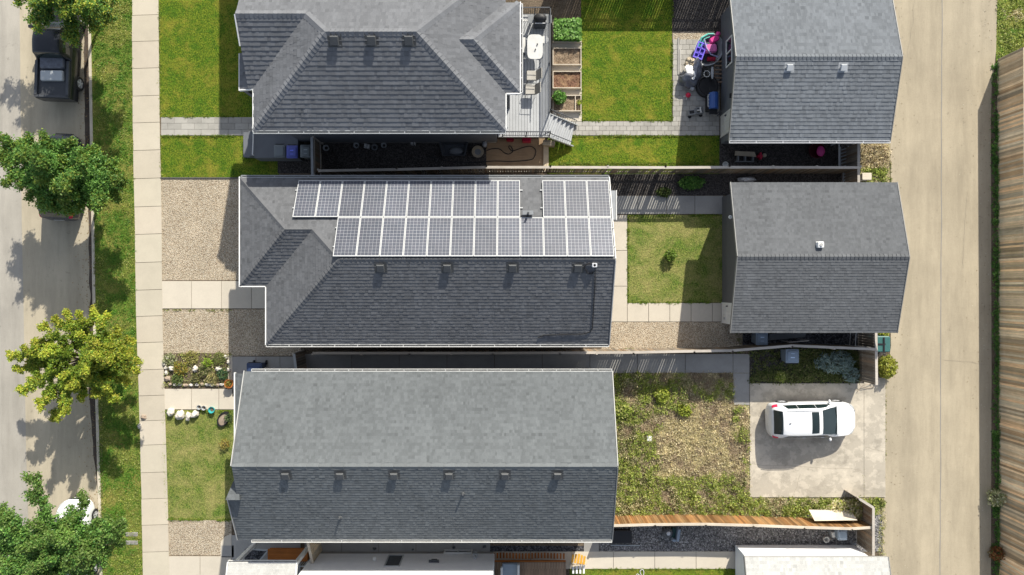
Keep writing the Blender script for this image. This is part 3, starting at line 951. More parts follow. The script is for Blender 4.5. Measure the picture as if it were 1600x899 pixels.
# ------------------------------------------------------------------ third house (plain gable)
H3 = thing('house', (-4, -8.1, 0), 'long grey house with one straight ridge, six box vents and no solar panels', 'house', 'houses of the row')
rf = Roof(.15, .0165, 3, .12)
zr = e+sl*4.06
rf.facet([(-12.93, -4.07), (-12.73, -8.13), (4.78, -8.13), (4.83, -4.07)], (0, -4.07), e, N_, sl)
rf.facet([(-13.25, -12.19), (4.83, -12.19), (4.78, -8.13), (-12.73, -8.13), (-12.8, -9.7), (-13.25, -9.9)], (0, -12.19), e, S_, sl)
rf.facet([(-13.5, -4.2), (-13.5, -7.72), (-12.85, -7.72), (-12.94, -4.2)], (-13.5, 0), 3.72, W_, .35)
rf.facet([(-12.62, -9.85), (-13.28, -9.85), (-12.86, -8.6)], (-12.86, -8.6), 5.02, N_, -.3 * -1)
rf.caps((4.78, -8.13, zr), (-12.73, -8.13, zr), fall(N_, sl), fall(S_, sl), w=.16, step=.55, tint=1.08)
ro = finish_roof(H3, rf, M['roof3'])
for px in (447, 532, 616, 702, 789, 871): vent(ro, px, 742, (4.0, -12.19), .5, S_, .34, .4)
def on_roof3(px, py, lift=0):
    z = 5.0
    for _ in range(12):
        P = at(px, py, z); z = 4.0 + .5*(P.y+12.19) + lift
    return at(px, py, z)
for px, py in ((531.5, 808), (723.5, 771)):
    m = MB(); p = on_roof3(px, py)
    m.tube([p-Vector((0, 0, .2)), p+Vector((0, 0, .21))], .045, 10, .5); m.lathe([(.13, p.z-.06), (.10, p.z+.02), (.05, p.z+.06)], p.x, p.y, 12, .45)
    m.build('vent_pipe', M['mgrey'], ro)
w = MB()
wall_box(w, -12.3, 4.4, -11.75, -4.5, .5, 3.9)
gable_end(w, 4.4, -11.75, -4.5, -8.13, 3.9, 5.7, -.2)
gable_end(w, -12.3, -11.75, -4.5, -8.13, 3.9, 5.7, .2)
w.build('wall', M['siding_tan'], H3)
w = MB(); w.box(-12.25, 4.35, -11.7, -4.55, -.05, .5); w.build('foundation', M['foundation'], H3)
fasc(H3, (-13.53, -4.15, 3.68), (-13.53, -7.75, 3.68), .06, .16)
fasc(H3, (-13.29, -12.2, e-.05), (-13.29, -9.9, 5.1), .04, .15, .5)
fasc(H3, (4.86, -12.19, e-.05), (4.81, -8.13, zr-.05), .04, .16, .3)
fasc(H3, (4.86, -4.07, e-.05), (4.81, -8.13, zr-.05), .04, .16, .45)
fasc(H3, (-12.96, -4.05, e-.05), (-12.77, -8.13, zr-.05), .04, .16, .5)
gutter(H3, (-12.6, -12.27, e-.03), (4.83, -12.27, e-.03), mat='offwhite', spacing=1.4)
gutter(H3, (-12.6, -4.0, e-.03), (4.83, -4.0, e-.03), .10, mat='offwhite', spacing=.65)
for yy in (-4.4, -7.5):
    w = MB(); w.box(-13.4, -13.22, yy-.09, yy+.09, 0, 3.6); w.build('porch_post', M['white'], H3)
window_on(H3, (4.4, -7), (4.4, -5.6), 1.6, 2.8, (1, 0)); window_on(H3, (-12.3, -11), (-12.3, -9.2), 1.5, 2.8, (-1, 0), bars=2)
door_on(H3, (-12.3, -6.4), (-12.3, -5.5), .5, 2.5, (-1, 0), 'mgrey')

# ------------------------------------------------------------------ fourth house (bottom edge)
H4 = thing('house', (-4.5, -16, 0), 'white sided house cut by the bottom edge, its long wall facing the plain grey roof', 'house', 'houses of the row')
w = MB(); wall_box(w, -10.6, -.95, -21.5, -14.27, .45, 5.2, 1, .15); w.build('wall', M['siding_white'], H4)
w = MB(); w.box(-10.55, -1.0, -21.4, -14.32, -.05, .45); w.build('foundation', M['foundation'], H4)
rf = Roof(.15, .026, 4, .05)
rf.facet([(-14.15, -13.72), (-10.75, -13.72), (-10.75, -15.6), (-14.15, -15.6)], (0, -13.72), 3.0, N_, .35)
rf.facet([(-11.0, -14.95), (-.5, -14.95), (-.5, -18), (-11.0, -18)], (0, -14.95), 5.2, N_, .45)
rf.facet([(-11.0, -21), (-.5, -21), (-.5, -18), (-11.0, -18)], (0, -21), 5.2, S_, .45)
ro = finish_roof(H4, rf, M['roof4'])
fasc(H4, (-14.17, -13.7, 2.96), (-14.17, -15.6, 3.5), .05, .16)
fasc(H4, (-10.72, -13.7, 2.96), (-10.72, -15.6, 3.5), .05, .16)
gutter(H4, (-14.15, -13.66, 2.97), (-10.75, -13.66, 2.97), .09, .09, 'offwhite', spacing=.9)
for xx in (-13.95, -10.9):
    w = MB(); w.box(xx-.09, xx+.09, -14.0, -13.82, 0, 2.9); w.build('porch_post', M['white'], H4)
window_on(H4, (-6.5, -14.27), (-5.8, -14.27), .75, 2.1, (0, 1), 'lgrey', bars=0)
window_on(H4, (-3.6, -14.27), (-2.2, -14.27), .12, .42, (0, 1), 'offwhite', depth=.09)
m = MB(); m.box(-2.05, -1.85, -14.26, -14.05, .6, 1.0); m.tube([(-1.95, -14.15, 1.0), (-1.95, -14.15, 1.35)], .05); m.build('utility_meter', M['lgrey'], H4)
m = MB(); m.box(-4.2, -3.9, -14.26, -14.16, 1.4, 1.6); m.box(-4.32, -3.78, -14.26, -14.12, 1.61, 1.66); m.build('wall_light', M['dgrey'], H4)
m = MB(); m.lathe([(.09, 1.3), (.11, 1.36), (.05, 1.44)], -7.2, -14.17, 12); m.build('vent_cap', M['white'], H4)
# ------------------------------------------------------------------ garages
def garage(label, x0, x1, ys, yn, roofmat, wallmat, seed, slope=.28, e=2.8, over=.4, expo=.19, gx=0.0, amp=.1, tint=.95):
    g = thing('garage', ((x0+x1)/2, (ys+yn)/2, 0), label, 'garage', 'detached garages along the back alley')
    ym = (ys+yn)/2; zr = e + slope*(yn-ys)/2
    rf = Roof(expo, .095*expo, seed, amp)
    rf.facet([(x0, yn), (x0+gx, ym), (x1, ym), (x1, yn)], (0, yn), e, N_, slope)
    rf.facet([(x0+gx, ym), (x0, ys), (x1, ys), (x1, ym)], (0, ys), e, S_, slope)
    rf.caps((x0+gx, ym, zr), (x1, ym, zr), fall(N_, slope), fall(S_, slope), tint=tint)
    ro = finish_roof(g, rf, roofmat)
    w = MB()
    a, b, c, d = x0+over, x1-over, ys+over, yn-over
    wall_box(w, a, b, c, d, .15, e-.06)
    gable_end(w, a, c, d, ym, e-.06, zr-.22, .2); gable_end(w, b, c, d, ym, e-.06, zr-.22, -.2)
    w.build('wall', wallmat, g)
    w = MB(); w.box(a+.04, b-.04, c+.04, d-.04, -.02, .15); w.build('foundation', M['foundation'], g)
    for x in (x0-.02, x1+.02):
        fasc(g, (x, ys, e-.05), (x, ym, zr-.05), .035, .17, .28); fasc(g, (x, yn, e-.05), (x, ym, zr-.05), .035, .17, .28)
    door_on(g, (b, c+1.2), (b, d-1.2), .15, 2.3, (1, 0), handle=False, name='overhead_door')
    g['_w'] = (a, b, c, d)
    return g, ro
GA1, ro = garage('grey garage with two box vents below its ridge and toys heaped by its wall', 10.9, 18.95, 7.35, 15.06, M['roofg1'], M['siding'], 21, e=2.8, amp=.13)
vent(ro, 1233, 106, (2.8, 7.35), .28, S_, .30, 2.4, h=.14); vent(ro, 1317, 106, (2.8, 7.35), .28, S_, .30, 2.4, h=.14)
gutter(GA1, (10.9, 7.3, 2.78), (18.95, 7.3, 2.78), .1, mat='alu', spacing=1.2)
a, b, c, d = GA1['_w']
window_on(GA1, (a, 11.6), (a, 12.9), 1.15, 2.0, (-1, 0), bars=1)
door_on(GA1, (a, 8.15), (a, 9.15), .16, 2.2, (-1, 0), 'offwhite')
m = MB(); m.box(a-.12, a-.02, 9.75, 9.95, 1.9, 2.1); m.build('wall_light', M['black'], GA1)
m = MB(); m.tube([(18.9, 7.25, 2.75), (18.6, 7.7, 2.5), (18.6, 7.7, .2)], .045, 6); m.build('downspout', M['white'], GA1)

GA2, ro = garage('charcoal grey garage in the middle with one small white square vent above its ridge', 10.97, 19.3, -2.27, 5.27, M['roofg2'], M['siding_char'], 22, amp=.11, expo=.14)
m = MB(); p = at(1280, 383, 3.7)
m.box(p.x-.17, p.x+.17, p.y-.17, p.y+.17, 3.5, 3.72, .7); m.box(p.x-.15, p.x+.15, p.y-.15, p.y+.15, 3.72, 3.92, 1.0, .03); m.lathe([(.08, 3.92), (.08, 3.96)], p.x, p.y, 14, .5)
m.build('roof_vent', M['white'], ro)
a, b, c, d = GA2['_w']
door_on(GA2, (a, -1.83), (a, -.88), .16, 2.1, (-1, 0), 'white')
m = MB(); m.box(a-.3, a-.02, 3.5, 3.62, 2.5, 2.6); m.lathe([(.07, 2.42), (.1, 2.5), (.06, 2.58)], a-.33, 3.56, 12); m.build('wall_light', M['white'], GA2)
m = MB(); m.box(a-.08, a-.02, -2.2+.5, -2.2+.62, .6, .75); m.build('outlet_box', M['lgrey'], GA2)

GA4, ro = garage('pale shingled garage with white walls cut by the bottom right edge', 11.68, 18.85, -20.9, -13.52, M['roof4'], M['siding_white'], 23, expo=.17, amp=.08)

# ------------------------------------------------------------------ solar panels
t = NT('solar_cells')
tcn = t.node('ShaderNodeTexCoord')
br = t.node('ShaderNodeTexBrick')
br.offset = 0; br.squash = 1
t.l.new(tcn.outputs['Object'], br.inputs['Vector'])
br.inputs['Scale'].default_value = 1
br.inputs['Brick Width'].default_value = .165
br.inputs['Row Height'].default_value = .165
br.inputs['Mortar Size'].default_value = .005
br.inputs['Mortar Smooth'].default_value = .1
br.inputs['Color1'].default_value = (.07, .08, .105, 1); br.inputs['Color2'].default_value = (.085, .09, .115, 1)
br.inputs['Mortar'].default_value = (.42, .43, .45, 1)
oi = t.node('ShaderNodeObjectInfo')
vr = t.ramp(oi.outputs['Random'], [(0, .84), (1, 1.16)])
dust = t.ramp(t.noise(1.3, 6, .7), [(.3, .9), (.7, 1.12)])
t.out(t.mix(t.mix(t.tint(br.outputs['Color']), vr, 1, 'MULTIPLY'), dust, 1, 'MULTIPLY'), None, .5, .25)
M['cells'] = t.mat

def solar_panel(first=None, wdt=1.0):
    pass
order = ['leftmost', 'second from the left', 'third from the left', 'fourth from the left', 'fifth from the left', 'sixth from the left',
         'seventh from the left', 'eighth from the left', 'ninth from the left', 'tenth from the left', 'eleventh from the left', 'rightmost']
ang = math.atan(.5)
def make_panel():
    th = thing('solar_panel', (0, 0, 0), 'solar panel', 'solar panel', 'solar panels on the middle roof')
    W2, H2_ = .522, 1.035
    f = MB()
    for (x0, x1, y0, y1) in ((-W2, W2, -H2_, -H2_+.03), (-W2, W2, H2_-.03, H2_), (-W2, -W2+.027, -H2_+.03, H2_-.03), (W2-.027, W2, -H2_+.03, H2_-.03)):
        f.box(x0, x1, y0, y1, 0, .045)
    f.build('frame', M['alu_frame'], th)
    g = MB(); g.box(-W2+.027, W2-.027, -H2_+.03, H2_-.03, .015, .036)
    g.build('cell_sheet', M['cells'], th)
    return th
M['alu_frame'] = plain('panel_frame', (.56, .57, .57), .6, .03, spec=.2)
proto = None
def slope2N(y):      # height of the upper slope of the second house
    return 4.0 + .5*(5.31-y)
def place_panel(x, ycentre_slope, label):
    """x plan centre; distance of the panel's centre up the slope from the eave"""
    global proto
    c = math.cos(ang); s = math.sin(ang)
    y = 5.31 - ycentre_slope*c; z = 4.0 + ycentre_slope*s + .12
    if proto is None:
        proto = make_panel(); o = proto
    else:
        o = copy_tree(proto)
    o.location = (x, y, z)
    o.rotation_euler = (-ang, 0, 0)
    o['label'] = label
    return o
# the row against the ridge, the row below it
d_low, d_up = 1.235, 1.235+2.10
PW = 1.064
x = 4.64 - PW/2
upx = []
for i in range(12):
    upx.append(x - PW*i)
upx = upx[::-1]
for i, xx in enumerate(upx):
    place_panel(xx, d_up, f'framed solar panel in the row along the ridge, {order[i]} of that row')
for i in range(10):
    lab = order[i] if i < 9 else 'last before the gap'
    place_panel(upx[0] - 2*PW + .40*0 + PW*i, d_low, f'framed solar panel in the row along the eave, {lab}')
for i in range(3):
    lab = ['just right of the gap', 'middle one right of the gap', 'at the right end by the gable'][i]
    place_panel(upx[-1] - PW*(2-i), d_low, f'framed solar panel in the row along the eave, {lab}')
# rails with clamps under the panels
th = thing('mounting_rail', (0, 3.5, 5), 'pale metal rails that carry the solar panels above the shingles', 'mounting rails')
for dd, xa, xb in ((d_up-.5, upx[0]-.6, upx[-1]+.62), (d_up+.5, upx[0]-.6, upx[-1]+.62), (d_low-.5, upx[0]-2*PW-.62, upx[0]+PW*7.62), (d_low+.5, upx[0]-2*PW-.62, upx[0]+PW*7.62), (d_low-.5, upx[-1]-2*PW-.64, upx[-1]+.6), (d_low+.5, upx[-1]-2*PW-.64, upx[-1]+.6)):
    m = MB(); y = 5.31-dd*math.cos(ang); z = 4.0+dd*math.sin(ang)+.085
    m.bar((xa, y, z), (xb, y, z), .05, .05); m.build('rail', M['alu_frame'], th)

# ------------------------------------------------------------------ fences
def fence(name, label, pts, h, boards, cap, group='wooden fences', bw=.14, gap=.012, alt=0.0, side=1, post_sp=2.42, capw=.13, rails=True, tints=(.7, 1.25), post_mat='wood_cap', orange=None, nox=None, posts=True):
    """board fence along plan points; boards on the given side of the rails"""
    p0 = Vector((*pts[0], 0))
    th = thing(name, tuple(p0), label, 'fence', group)
    rr = random.Random(len(bpy.data.objects))
    b = MB()
    for (ax, ay), (bx, by) in zip(pts[:-1], pts[1:]):
        A, B = Vector((ax, ay, 0)), Vector((bx, by, 0))
        d = (B-A).normalized(); L = (B-A).length; n = Vector((-d.y, d.x, 0))*side
        u = 0.0
        run = 1.0
        cnt = 0
        while u < L-.02:
            w = min(bw, L-u)
            cnt += 1
            gapx, gap = gap, gap + (alt*rr.uniform(.2, 1.5) if rr.random() < .42 else 0)
            t = rr.uniform(*tints)
            if rr.random() < .12: run = rr.uniform(.8, 1.15)
            hh = h-.05+rr.uniform(-.006, .006)
            c0 = A + d*(u+gap/2) + n*.015; c1 = A + d*(u+w-gap/2) + n*.015
            o = n*.011
            l = rr.uniform(-.004, .004)
            warm = rr.choice((.93, .97, 1.0, 1.03, 1.13))
            b.hexa([(c0.x-o.x, c0.y-o.y, .04), (c1.x-o.x, c1.y-o.y, .04), (c1.x+o.x, c1.y+o.y, .04), (c0.x+o.x, c0.y+o.y, .04)],
                   [(c0.x-o.x, c0.y-o.y, hh), (c1.x-o.x, c1.y-o.y, hh), (c1.x+o.x, c1.y+o.y, hh), (c0.x+o.x, c0.y+o.y, hh)], (t*run*warm, t*run, t*run/warm))
            gap = gapx
            u += w
        k = max(1, round(L/post_sp))
        for i in range(k+1):
            if not posts: break
            c = A + d*(L*i/k) - n*.06
            m = MB(); m.box(c.x-.045, c.x+.045, c.y-.045, c.y+.045, 0, h+.015, rr.uniform(.85, 1.1)); m.build('post', M[post_mat], th)
        if rails:
            for z in (.35, h-.35):
                m = MB(); m.bar(A - n*.03 + Vector((0, 0, z)), B - n*.03 + Vector((0, 0, z)), .038, .09); m.build('rail', M[post_mat], th)
        m = MB()
        for i in range(k):
            c0 = A + d*(L*i/k+.004); c1 = A + d*(L*(i+1)/k-.004)
            dz = rr.uniform(-.006, .006)
            m.bar(c0 + Vector((0, 0, h-.02+dz)), c1 + Vector((0, 0, h-.02+dz)), capw, .038, rr.uniform(.88, 1.1))
        m.build('cap_rail', M[cap], th)
    b.build('boards', M[boards], th)
    return th
def Gp(*pts):
    return [tuple(at(x, y, 1.83)[:2]) for x, y in pts]
fence('fence', 'weathered board fence between the top house and the house with solar panels', Gp((497, 267), (620, 265), (760, 261.5), (860, 261.5), (1040, 262), (1140, 261.5), (1345, 262)), 1.83, 'wood_fence', 'wood_cap', gap=.02, alt=.05, side=-1)
fence('fence', 'weathered board fence between the house with solar panels and the plain grey house', Gp((488, 552), (640, 552), (770, 552), (875, 551.5), (990, 551), (1085, 549), (1145, 548), (1238, 540.5), (1370, 546)), 1.83, 'wood_fence', 'wood_cap', gap=.012, alt=.03, side=1)
fence('fence', 'orange brown board fence under the weedy yard', Gp((950, 824.5), (1025, 822.5), (1105, 822), (1180, 824), (1260, 827), (1335, 829), (1368, 827)), 1.6, 'wood_orange', 'board', gap=.012, side=1, tints=(.42, 1.15), bw=.12)
fence('fence', 'tall brown board fence along the far side of the alley', [tuple(at(1558.5, 94)[:2]), tuple(at(1560, 405)[:2]), tuple(at(1561, 720)[:2]), tuple(at(1562, 980)[:2])], 1.93, 'wood_brown', 'wood_new', gap=.006, side=-1, tints=(.5, 1.4), capw=.09, bw=.115)
fence('fence', 'board fence beyond the upper edge whose shadow crosses the upper back lawn', [tuple(at(862, -27)[:2]), tuple(at(1345, -27)[:2])], 1.83, 'wood_fence', 'wood_cap', gap=.014, alt=.03, side=-1)
# alley ends of the fences
fence('fence', 'short board fence closing the gap beside the garage with toys', Gp((1342, 223), (1342, 286)), 1.83, 'wood_fence', 'wood_cap', side=-1, posts=False)
fence('fence', 'short board fence closing the shrub bed beside the parked white car', Gp((1369, 519), (1370, 602)), 1.83, 'wood_fence', 'wood_cap', side=-1, posts=False)
fence('fence', 'short brown fence closing the weedy strip by the pale board', Gp((1345, 781), (1367, 795), (1367, 870)), 1.7, 'wood_fence', 'wood_cap', side=-1, posts=False)
fence('fence', 'thin fence panel by the three wheeled bins beside the top house', Gp((487, 214), (488, 276)), 1.83, 'wood_fence', 'lgrey', side=-1)
fence('fence', 'front gate panel beside the dark bin, in shade between two houses', Gp((459, 553), (463, 586)), 1.8, 'wood_fence', 'lgrey', side=1)
fence('fence', 'narrow wooden gate panel under the lower eave of the plain grey house', Gp((480, 845), (488, 881)), 1.8, 'wood_brown', 'board', side=1)
# ------------------------------------------------------------------ leaves, trees, plants
class Leaves:
    """many small leaf faces with their own tint, built with numpy"""
    def __init__(self, seed): 
        self.rng = np.random.default_rng(seed); self.P = []; self.S = []; self.C = []; self.Up = []; self.E = []
    def cloud(self, pts, size, cols, up=.6, elong=1.6):
        pts = np.asarray(pts, dtype=np.float32)
        n = len(pts)
        if n == 0: return
        size = self.rng.uniform(size[0], size[1], n)
        cols = np.asarray(cols, dtype=np.float32)
        if cols.ndim == 1: cols = np.repeat(cols[None], n, 0)
        self.P.append(pts); self.S.append(size); self.C.append(cols); self.Up.append(np.full(n, up)); self.E.append(np.full(n, elong))
    def build(self, name, mat, parent=None):
        P = np.concatenate(self.P); S = np.concatenate(self.S); C = np.concatenate(self.C); U = np.concatenate(self.Up); E = np.concatenate(self.E)
        n = len(P); rng = self.rng
        if parent is not None and parent.get('_o') is not None: P = P - np.array(parent['_o'], dtype=np.float32)
        nz = rng.normal(size=(n, 3)); nz /= np.linalg.norm(nz, axis=1, keepdims=True)
        nz[:, 2] = np.abs(nz[:, 2])
        nz = nz*(1-U[:, None]) + np.array([0, 0, 1])*U[:, None]; nz /= np.linalg.norm(nz, axis=1, keepdims=True)
        a = rng.normal(size=(n, 3)); a -= nz*(a*nz).sum(1, keepdims=True); a /= np.linalg.norm(a, axis=1, keepdims=True)
        b = np.cross(nz, a)
        L = (S*E)[:, None]*.5; W = S[:, None]*.5
        v = np.stack([P-a*L, P+b*W-nz*W*.25, P+a*L, P-b*W-nz*W*.25], axis=1).reshape(-1, 3)
        idx = np.arange(n*4, dtype=np.int32)
        me = bpy.data.meshes.new(name)
        me.vertices.add(n*4); me.vertices.foreach_set('co', v.astype(np.float32).ravel())
        me.loops.add(n*4); me.loops.foreach_set('vertex_index', idx)
        me.polygons.add(n); me.polygons.foreach_set('loop_start', np.arange(n, dtype=np.int32)*4)
        try: me.polygons.foreach_set('loop_total', np.full(n, 4, dtype=np.int32))
        except Exception: pass
        me.update(calc_edges=True); me.validate()
        me.materials.append(mat)
        ca = me.color_attributes.new('tint', 'FLOAT_COLOR', 'CORNER')
        buf = np.ones((n*4, 4), dtype=np.float32); buf[:, :3] = np.repeat(C, 4, axis=0)
        ca.data.foreach_set('color', buf.ravel())
        o = bpy.data.objects.new(name, me); col.objects.link(o)
        if parent is not None: o.parent = parent
        return o

def colmix(rng, cols, n, var=.15):
    cols = np.array(cols, dtype=np.float32)
    i = rng.integers(0, len(cols), n); j = rng.integers(0, len(cols), n); t = rng.random(n)[:, None]
    return (cols[i]*(1-t) + cols[j]*t) * rng.uniform(1-var, 1+var, n)[:, None]

def tree(label, base, hub, lobes, cols, tipcols, seed, leaf=(.10, .17), dens=1.0, trunk_r=.11, cols_inner=None, spray=.26, tw=1.0, tail=(.28, .72)):
    """base plan point; hub: 3D fork of the trunk; lobes: (end 3D point) of every limb"""
    th = thing('street_tree', (base[0], base[1], 0), label, 'tree', 'street trees on the boulevard')
    rng = np.random.default_rng(seed); r = random.Random(seed)
    tr = MB()
    hub = Vector(hub)
    b0 = Vector((base[0], base[1], 0))
    path = [b0 + (hub-b0)*(i/6) + Vector((math.sin(i*1.3)*.04, math.cos(i*1.7)*.04, 0)) for i in range(7)]
    tr.tube(path, [trunk_r*(1.25 if i == 0 else 1-.06*i) for i in range(7)], 10)
    lv = Leaves(seed)
    centres, weights = [], []
    def limb(a, e, rad, depth, bend):
        a, e = Vector(a), Vector(e)
        n = 7
        L = (e-a).length
        side = Vector((r.uniform(-1, 1), r.uniform(-1, 1), r.uniform(-.2, .6)))*L*bend
        pts = []
        for i in range(n):
            t = i/(n-1)
            p = a.lerp(e, t) + side*math.sin(math.pi*t) + Vector((0, 0, L*.10*math.sin(math.pi*t)))
            pts.append(p)
        tr.tube(pts, [rad*(1-.85*i/(n-1)) for i in range(n)], 6)
        return pts
    for e in lobes:
        pts = limb(hub + Vector((r.uniform(-.1, .1), r.uniform(-.1, .1), r.uniform(-.3, .3))), e, trunk_r*.5, 0, .06)
        L = (Vector(e)-hub).length
        nt = max(5, int(L*3.0))
        for k in range(nt):
            t = tail[0] + tail[1]*(k+r.random())/nt
            i = min(int(t*6), 5); p = pts[i].lerp(pts[i+1], t*6-i)
            d = (pts[i+1]-pts[i]).normalized()
            ln = tw*r.uniform(.35, .85)*(1.15-.55*t)*min(1.2, L/2.2)
            s = d.cross(Vector((0, 0, 1)))
            if s.length < .1: s = Vector((1, 0, 0))
            s.normalize()
            sg = 1 if k % 2 else -1
            q = p + (d*.75 + s*sg*r.uniform(.4, 1.0) + Vector((0, 0, r.uniform(-.25, .55)))).normalized()*ln
            twg = limb(p, q, trunk_r*.14, 1, .1)
            for j in range(1, 7):
                centres.append(twg[j]); weights.append(t)
        for i in range(2, 7): centres.append(pts[i]); weights.append(i/6)
        centres.append(Vector(e)); weights.append(1)
    C = np.array([tuple(c) for c in centres], dtype=np.float32); Wt = np.array(weights)
    per = int(46*dens)
    idx = np.repeat(np.arange(len(C)), per)
    P = C[idx] + rng.normal(size=(len(idx), 3))*spray*np.array([.55, .55, .45])
    colr = colmix(rng, cols, len(P))
    tipm = (Wt[idx] + rng.normal(0, .15, len(P))) > .8
    colr[tipm] = colmix(rng, tipcols, int(tipm.sum()))
    patch = np.array([mnoise.noise(Vector((float(c[0])*1.1, float(c[1])*1.1, float(c[2])*1.1+seed))) for c in C])
    colr *= (1 + .45*patch[idx])[:, None]
    # reddish or yellow turning patches
    lv.cloud(P, (leaf[0]*.78, leaf[1]*.78), colr, .3, 1.8)
    tr.build('trunk', M['bark'], th)
    lv.build('crown', M['leaf'], th)
    return th

def lobes_from(pix, zlo, zhi, seed, centre=None, extra=8, ztop=None):
    """limb ends: the outline pixels of the crown (outer ones at their own heights) and more inside"""
    r = random.Random(seed); out = []
    for (px, py) in pix:
        z = r.uniform(zlo, zhi)
        out.append(tuple(at(px, py, z)))
    cx, cy = centre
    for _ in range(extra):
        a = r.uniform(0, 2*math.pi); q = r.uniform(.25, .7)
        k = r.randrange(len(pix)); px, py = pix[k]
        z = r.uniform(zhi-.2, ztop or zhi+1.2)
        out.append(tuple(at(cx+(px-cx)*q, cy+(py-cy)*q, z)))
    return out
GREENS = [(.09, .22, .045), (.15, .31, .06), (.06, .16, .035), (.20, .36, .08)]
YGREENS = [(.17, .27, .03), (.28, .34, .035), (.10, .20, .025), (.22, .31, .04)]
YTIPS = [(.46, .50, .055), (.38, .45, .05), (.50, .42, .07), (.34, .44, .05)]
# the dark green tree over the parked car
o2 = [(8, 225), (5, 250), (18, 280), (40, 222), (70, 222), (110, 224), (150, 235), (178, 262), (192, 285), (180, 300), (160, 318), (143, 322), (112, 330), (85, 325), (62, 318), (48, 300), (100, 300), (28, 238)]
tree('dark green leafy street tree covering the front of a dark parked car', at(176, 262)[:2], at(130, 268, 2.4), lobes_from(o2, 2.6, 3.9, 5, (95, 270), 14, 5.2), GREENS, [(.14, .24, .04), (.24, .30, .05), (.10, .20, .03)], 5, (.06, .115), 1.2, spray=.2)
# the yellow green tree with radiating boughs
o3 = [(15, 555), (24, 577), (40, 546), (56, 532), (68, 510), (86, 497), (103, 487), (124, 492), (146, 487), (167, 491), (186, 516), (207, 532), (204, 548), (213, 562), (215, 578), (200, 596), (182, 624), (170, 610), (152, 618), (128, 625), (104, 642), (86, 655), (62, 632), (34, 612), (46, 600), (48, 565), (75, 622), (118, 608)]
tree('yellow green street tree with spiky radiating boughs and no car beneath it', at(178, 552)[:2], at(140, 560, 1.9), lobes_from(o3, 2.3, 3.6, 7, (122, 560), 14, 4.6), YGREENS, YTIPS, 7, (.055, .10), .95, spray=.13, tw=.52)
# the big tree at the bottom left corner
o4 = [(50, 748), (100, 815), (131, 780), (4, 800), (158, 818), (170, 815), (192, 820), (185, 840), (165, 862), (142, 885), (120, 900), (85, 905), (55, 900), (22, 905), (0, 880), (-15, 850), (-25, 820), (-10, 800), (20, 900), (60, 865), (100, 872), (150, 845), (30, 855), (28, 835)]
tree('large green street tree in the lower left corner above the white car', at(180, 845)[:2], at(122, 868, 2.6), lobes_from(o4, 3.0, 4.6, 9, (75, 895), 18, 5.2), GREENS + [(.13, .24, .05)], [(.16, .25, .05), (.12, .22, .04), (.20, .28, .08)], 9, (.06, .11), 1.05, spray=.19)
# the tree at the top left corner
o1 = [(30, -5), (62, 12), (60, 40), (85, 5), (112, 62), (135, 20), (150, 40), (168, 30), (160, 10), (175, -15), (20, -20), (100, -60), (60, -60), (150, -60), (-10, -40), (130, 10), (100, 5)]
tree('green and yellow street tree cut by the upper left corner', at(186, -20)[:2], at(120, -30, 2.6), lobes_from(o1, 3.0, 4.4, 12, (100, -15), 14, 5.4), GREENS + [(.16, .22, .04)], YTIPS + GREENS, 12, (.06, .11), 1.0, spray=.19)

def in_poly(x, y, poly):
    c = False; j = len(poly)-1
    for i in range(len(poly)):
        xi, yi = poly[i]; xj, yj = poly[j]
        if (yi > y) != (yj > y) and x < (xj-xi)*(y-yi)/(yj-yi)+xi: c = not c
        j = i
    return c

def tufts(name, pixpoly, n, h, spread, cols, seed, per=14, leaf=(.03, .06), elong=3.0, up=.1, label=None, mask=None, kind='stuff', base=0.0, mat='leaf'):
    """clumps of blades and small leaves scattered over a ground polygon"""
    rng = np.random.default_rng(seed)
    xs = [p[0] for p in pixpoly]; ys = [p[1] for p in pixpoly]
    P, C = [], []
    tries = 0
    colsA = np.array(cols, dtype=np.float32)
    got = 0
    while got < n and tries < n*12:
        tries += 1
        x = rng.uniform(min(xs), max(xs)); y = rng.uniform(min(ys), max(ys))
        if not in_poly(x, y, pixpoly): continue
        q = mask(x, y) if mask else (1, None)
        if rng.random() > q[0]: continue
        got += 1
        o = at(x, y)
        hh = rng.uniform(*h) * (q[2] if len(q) > 2 else 1)
        k = per
        pts = rng.normal(size=(k, 3))*np.array([spread, spread, 0])
        pts[:, 2] = rng.uniform(.01, 1, k)*hh
        pts[:, :2] += np.array([o.x, o.y])
        pts[:, 2] += base
        cc = colmix(rng, q[1] if q[1] is not None else cols, k, .2)*rng.uniform(.75, 1.25)
        P.append(pts); C.append(cc)
    lv = Leaves(seed+1)
    lv.cloud(np.concatenate(P), leaf, np.concatenate(C), up, elong)
    o = lv.build(name, M[mat])
    tag(o, label, None, None, kind)
    return o

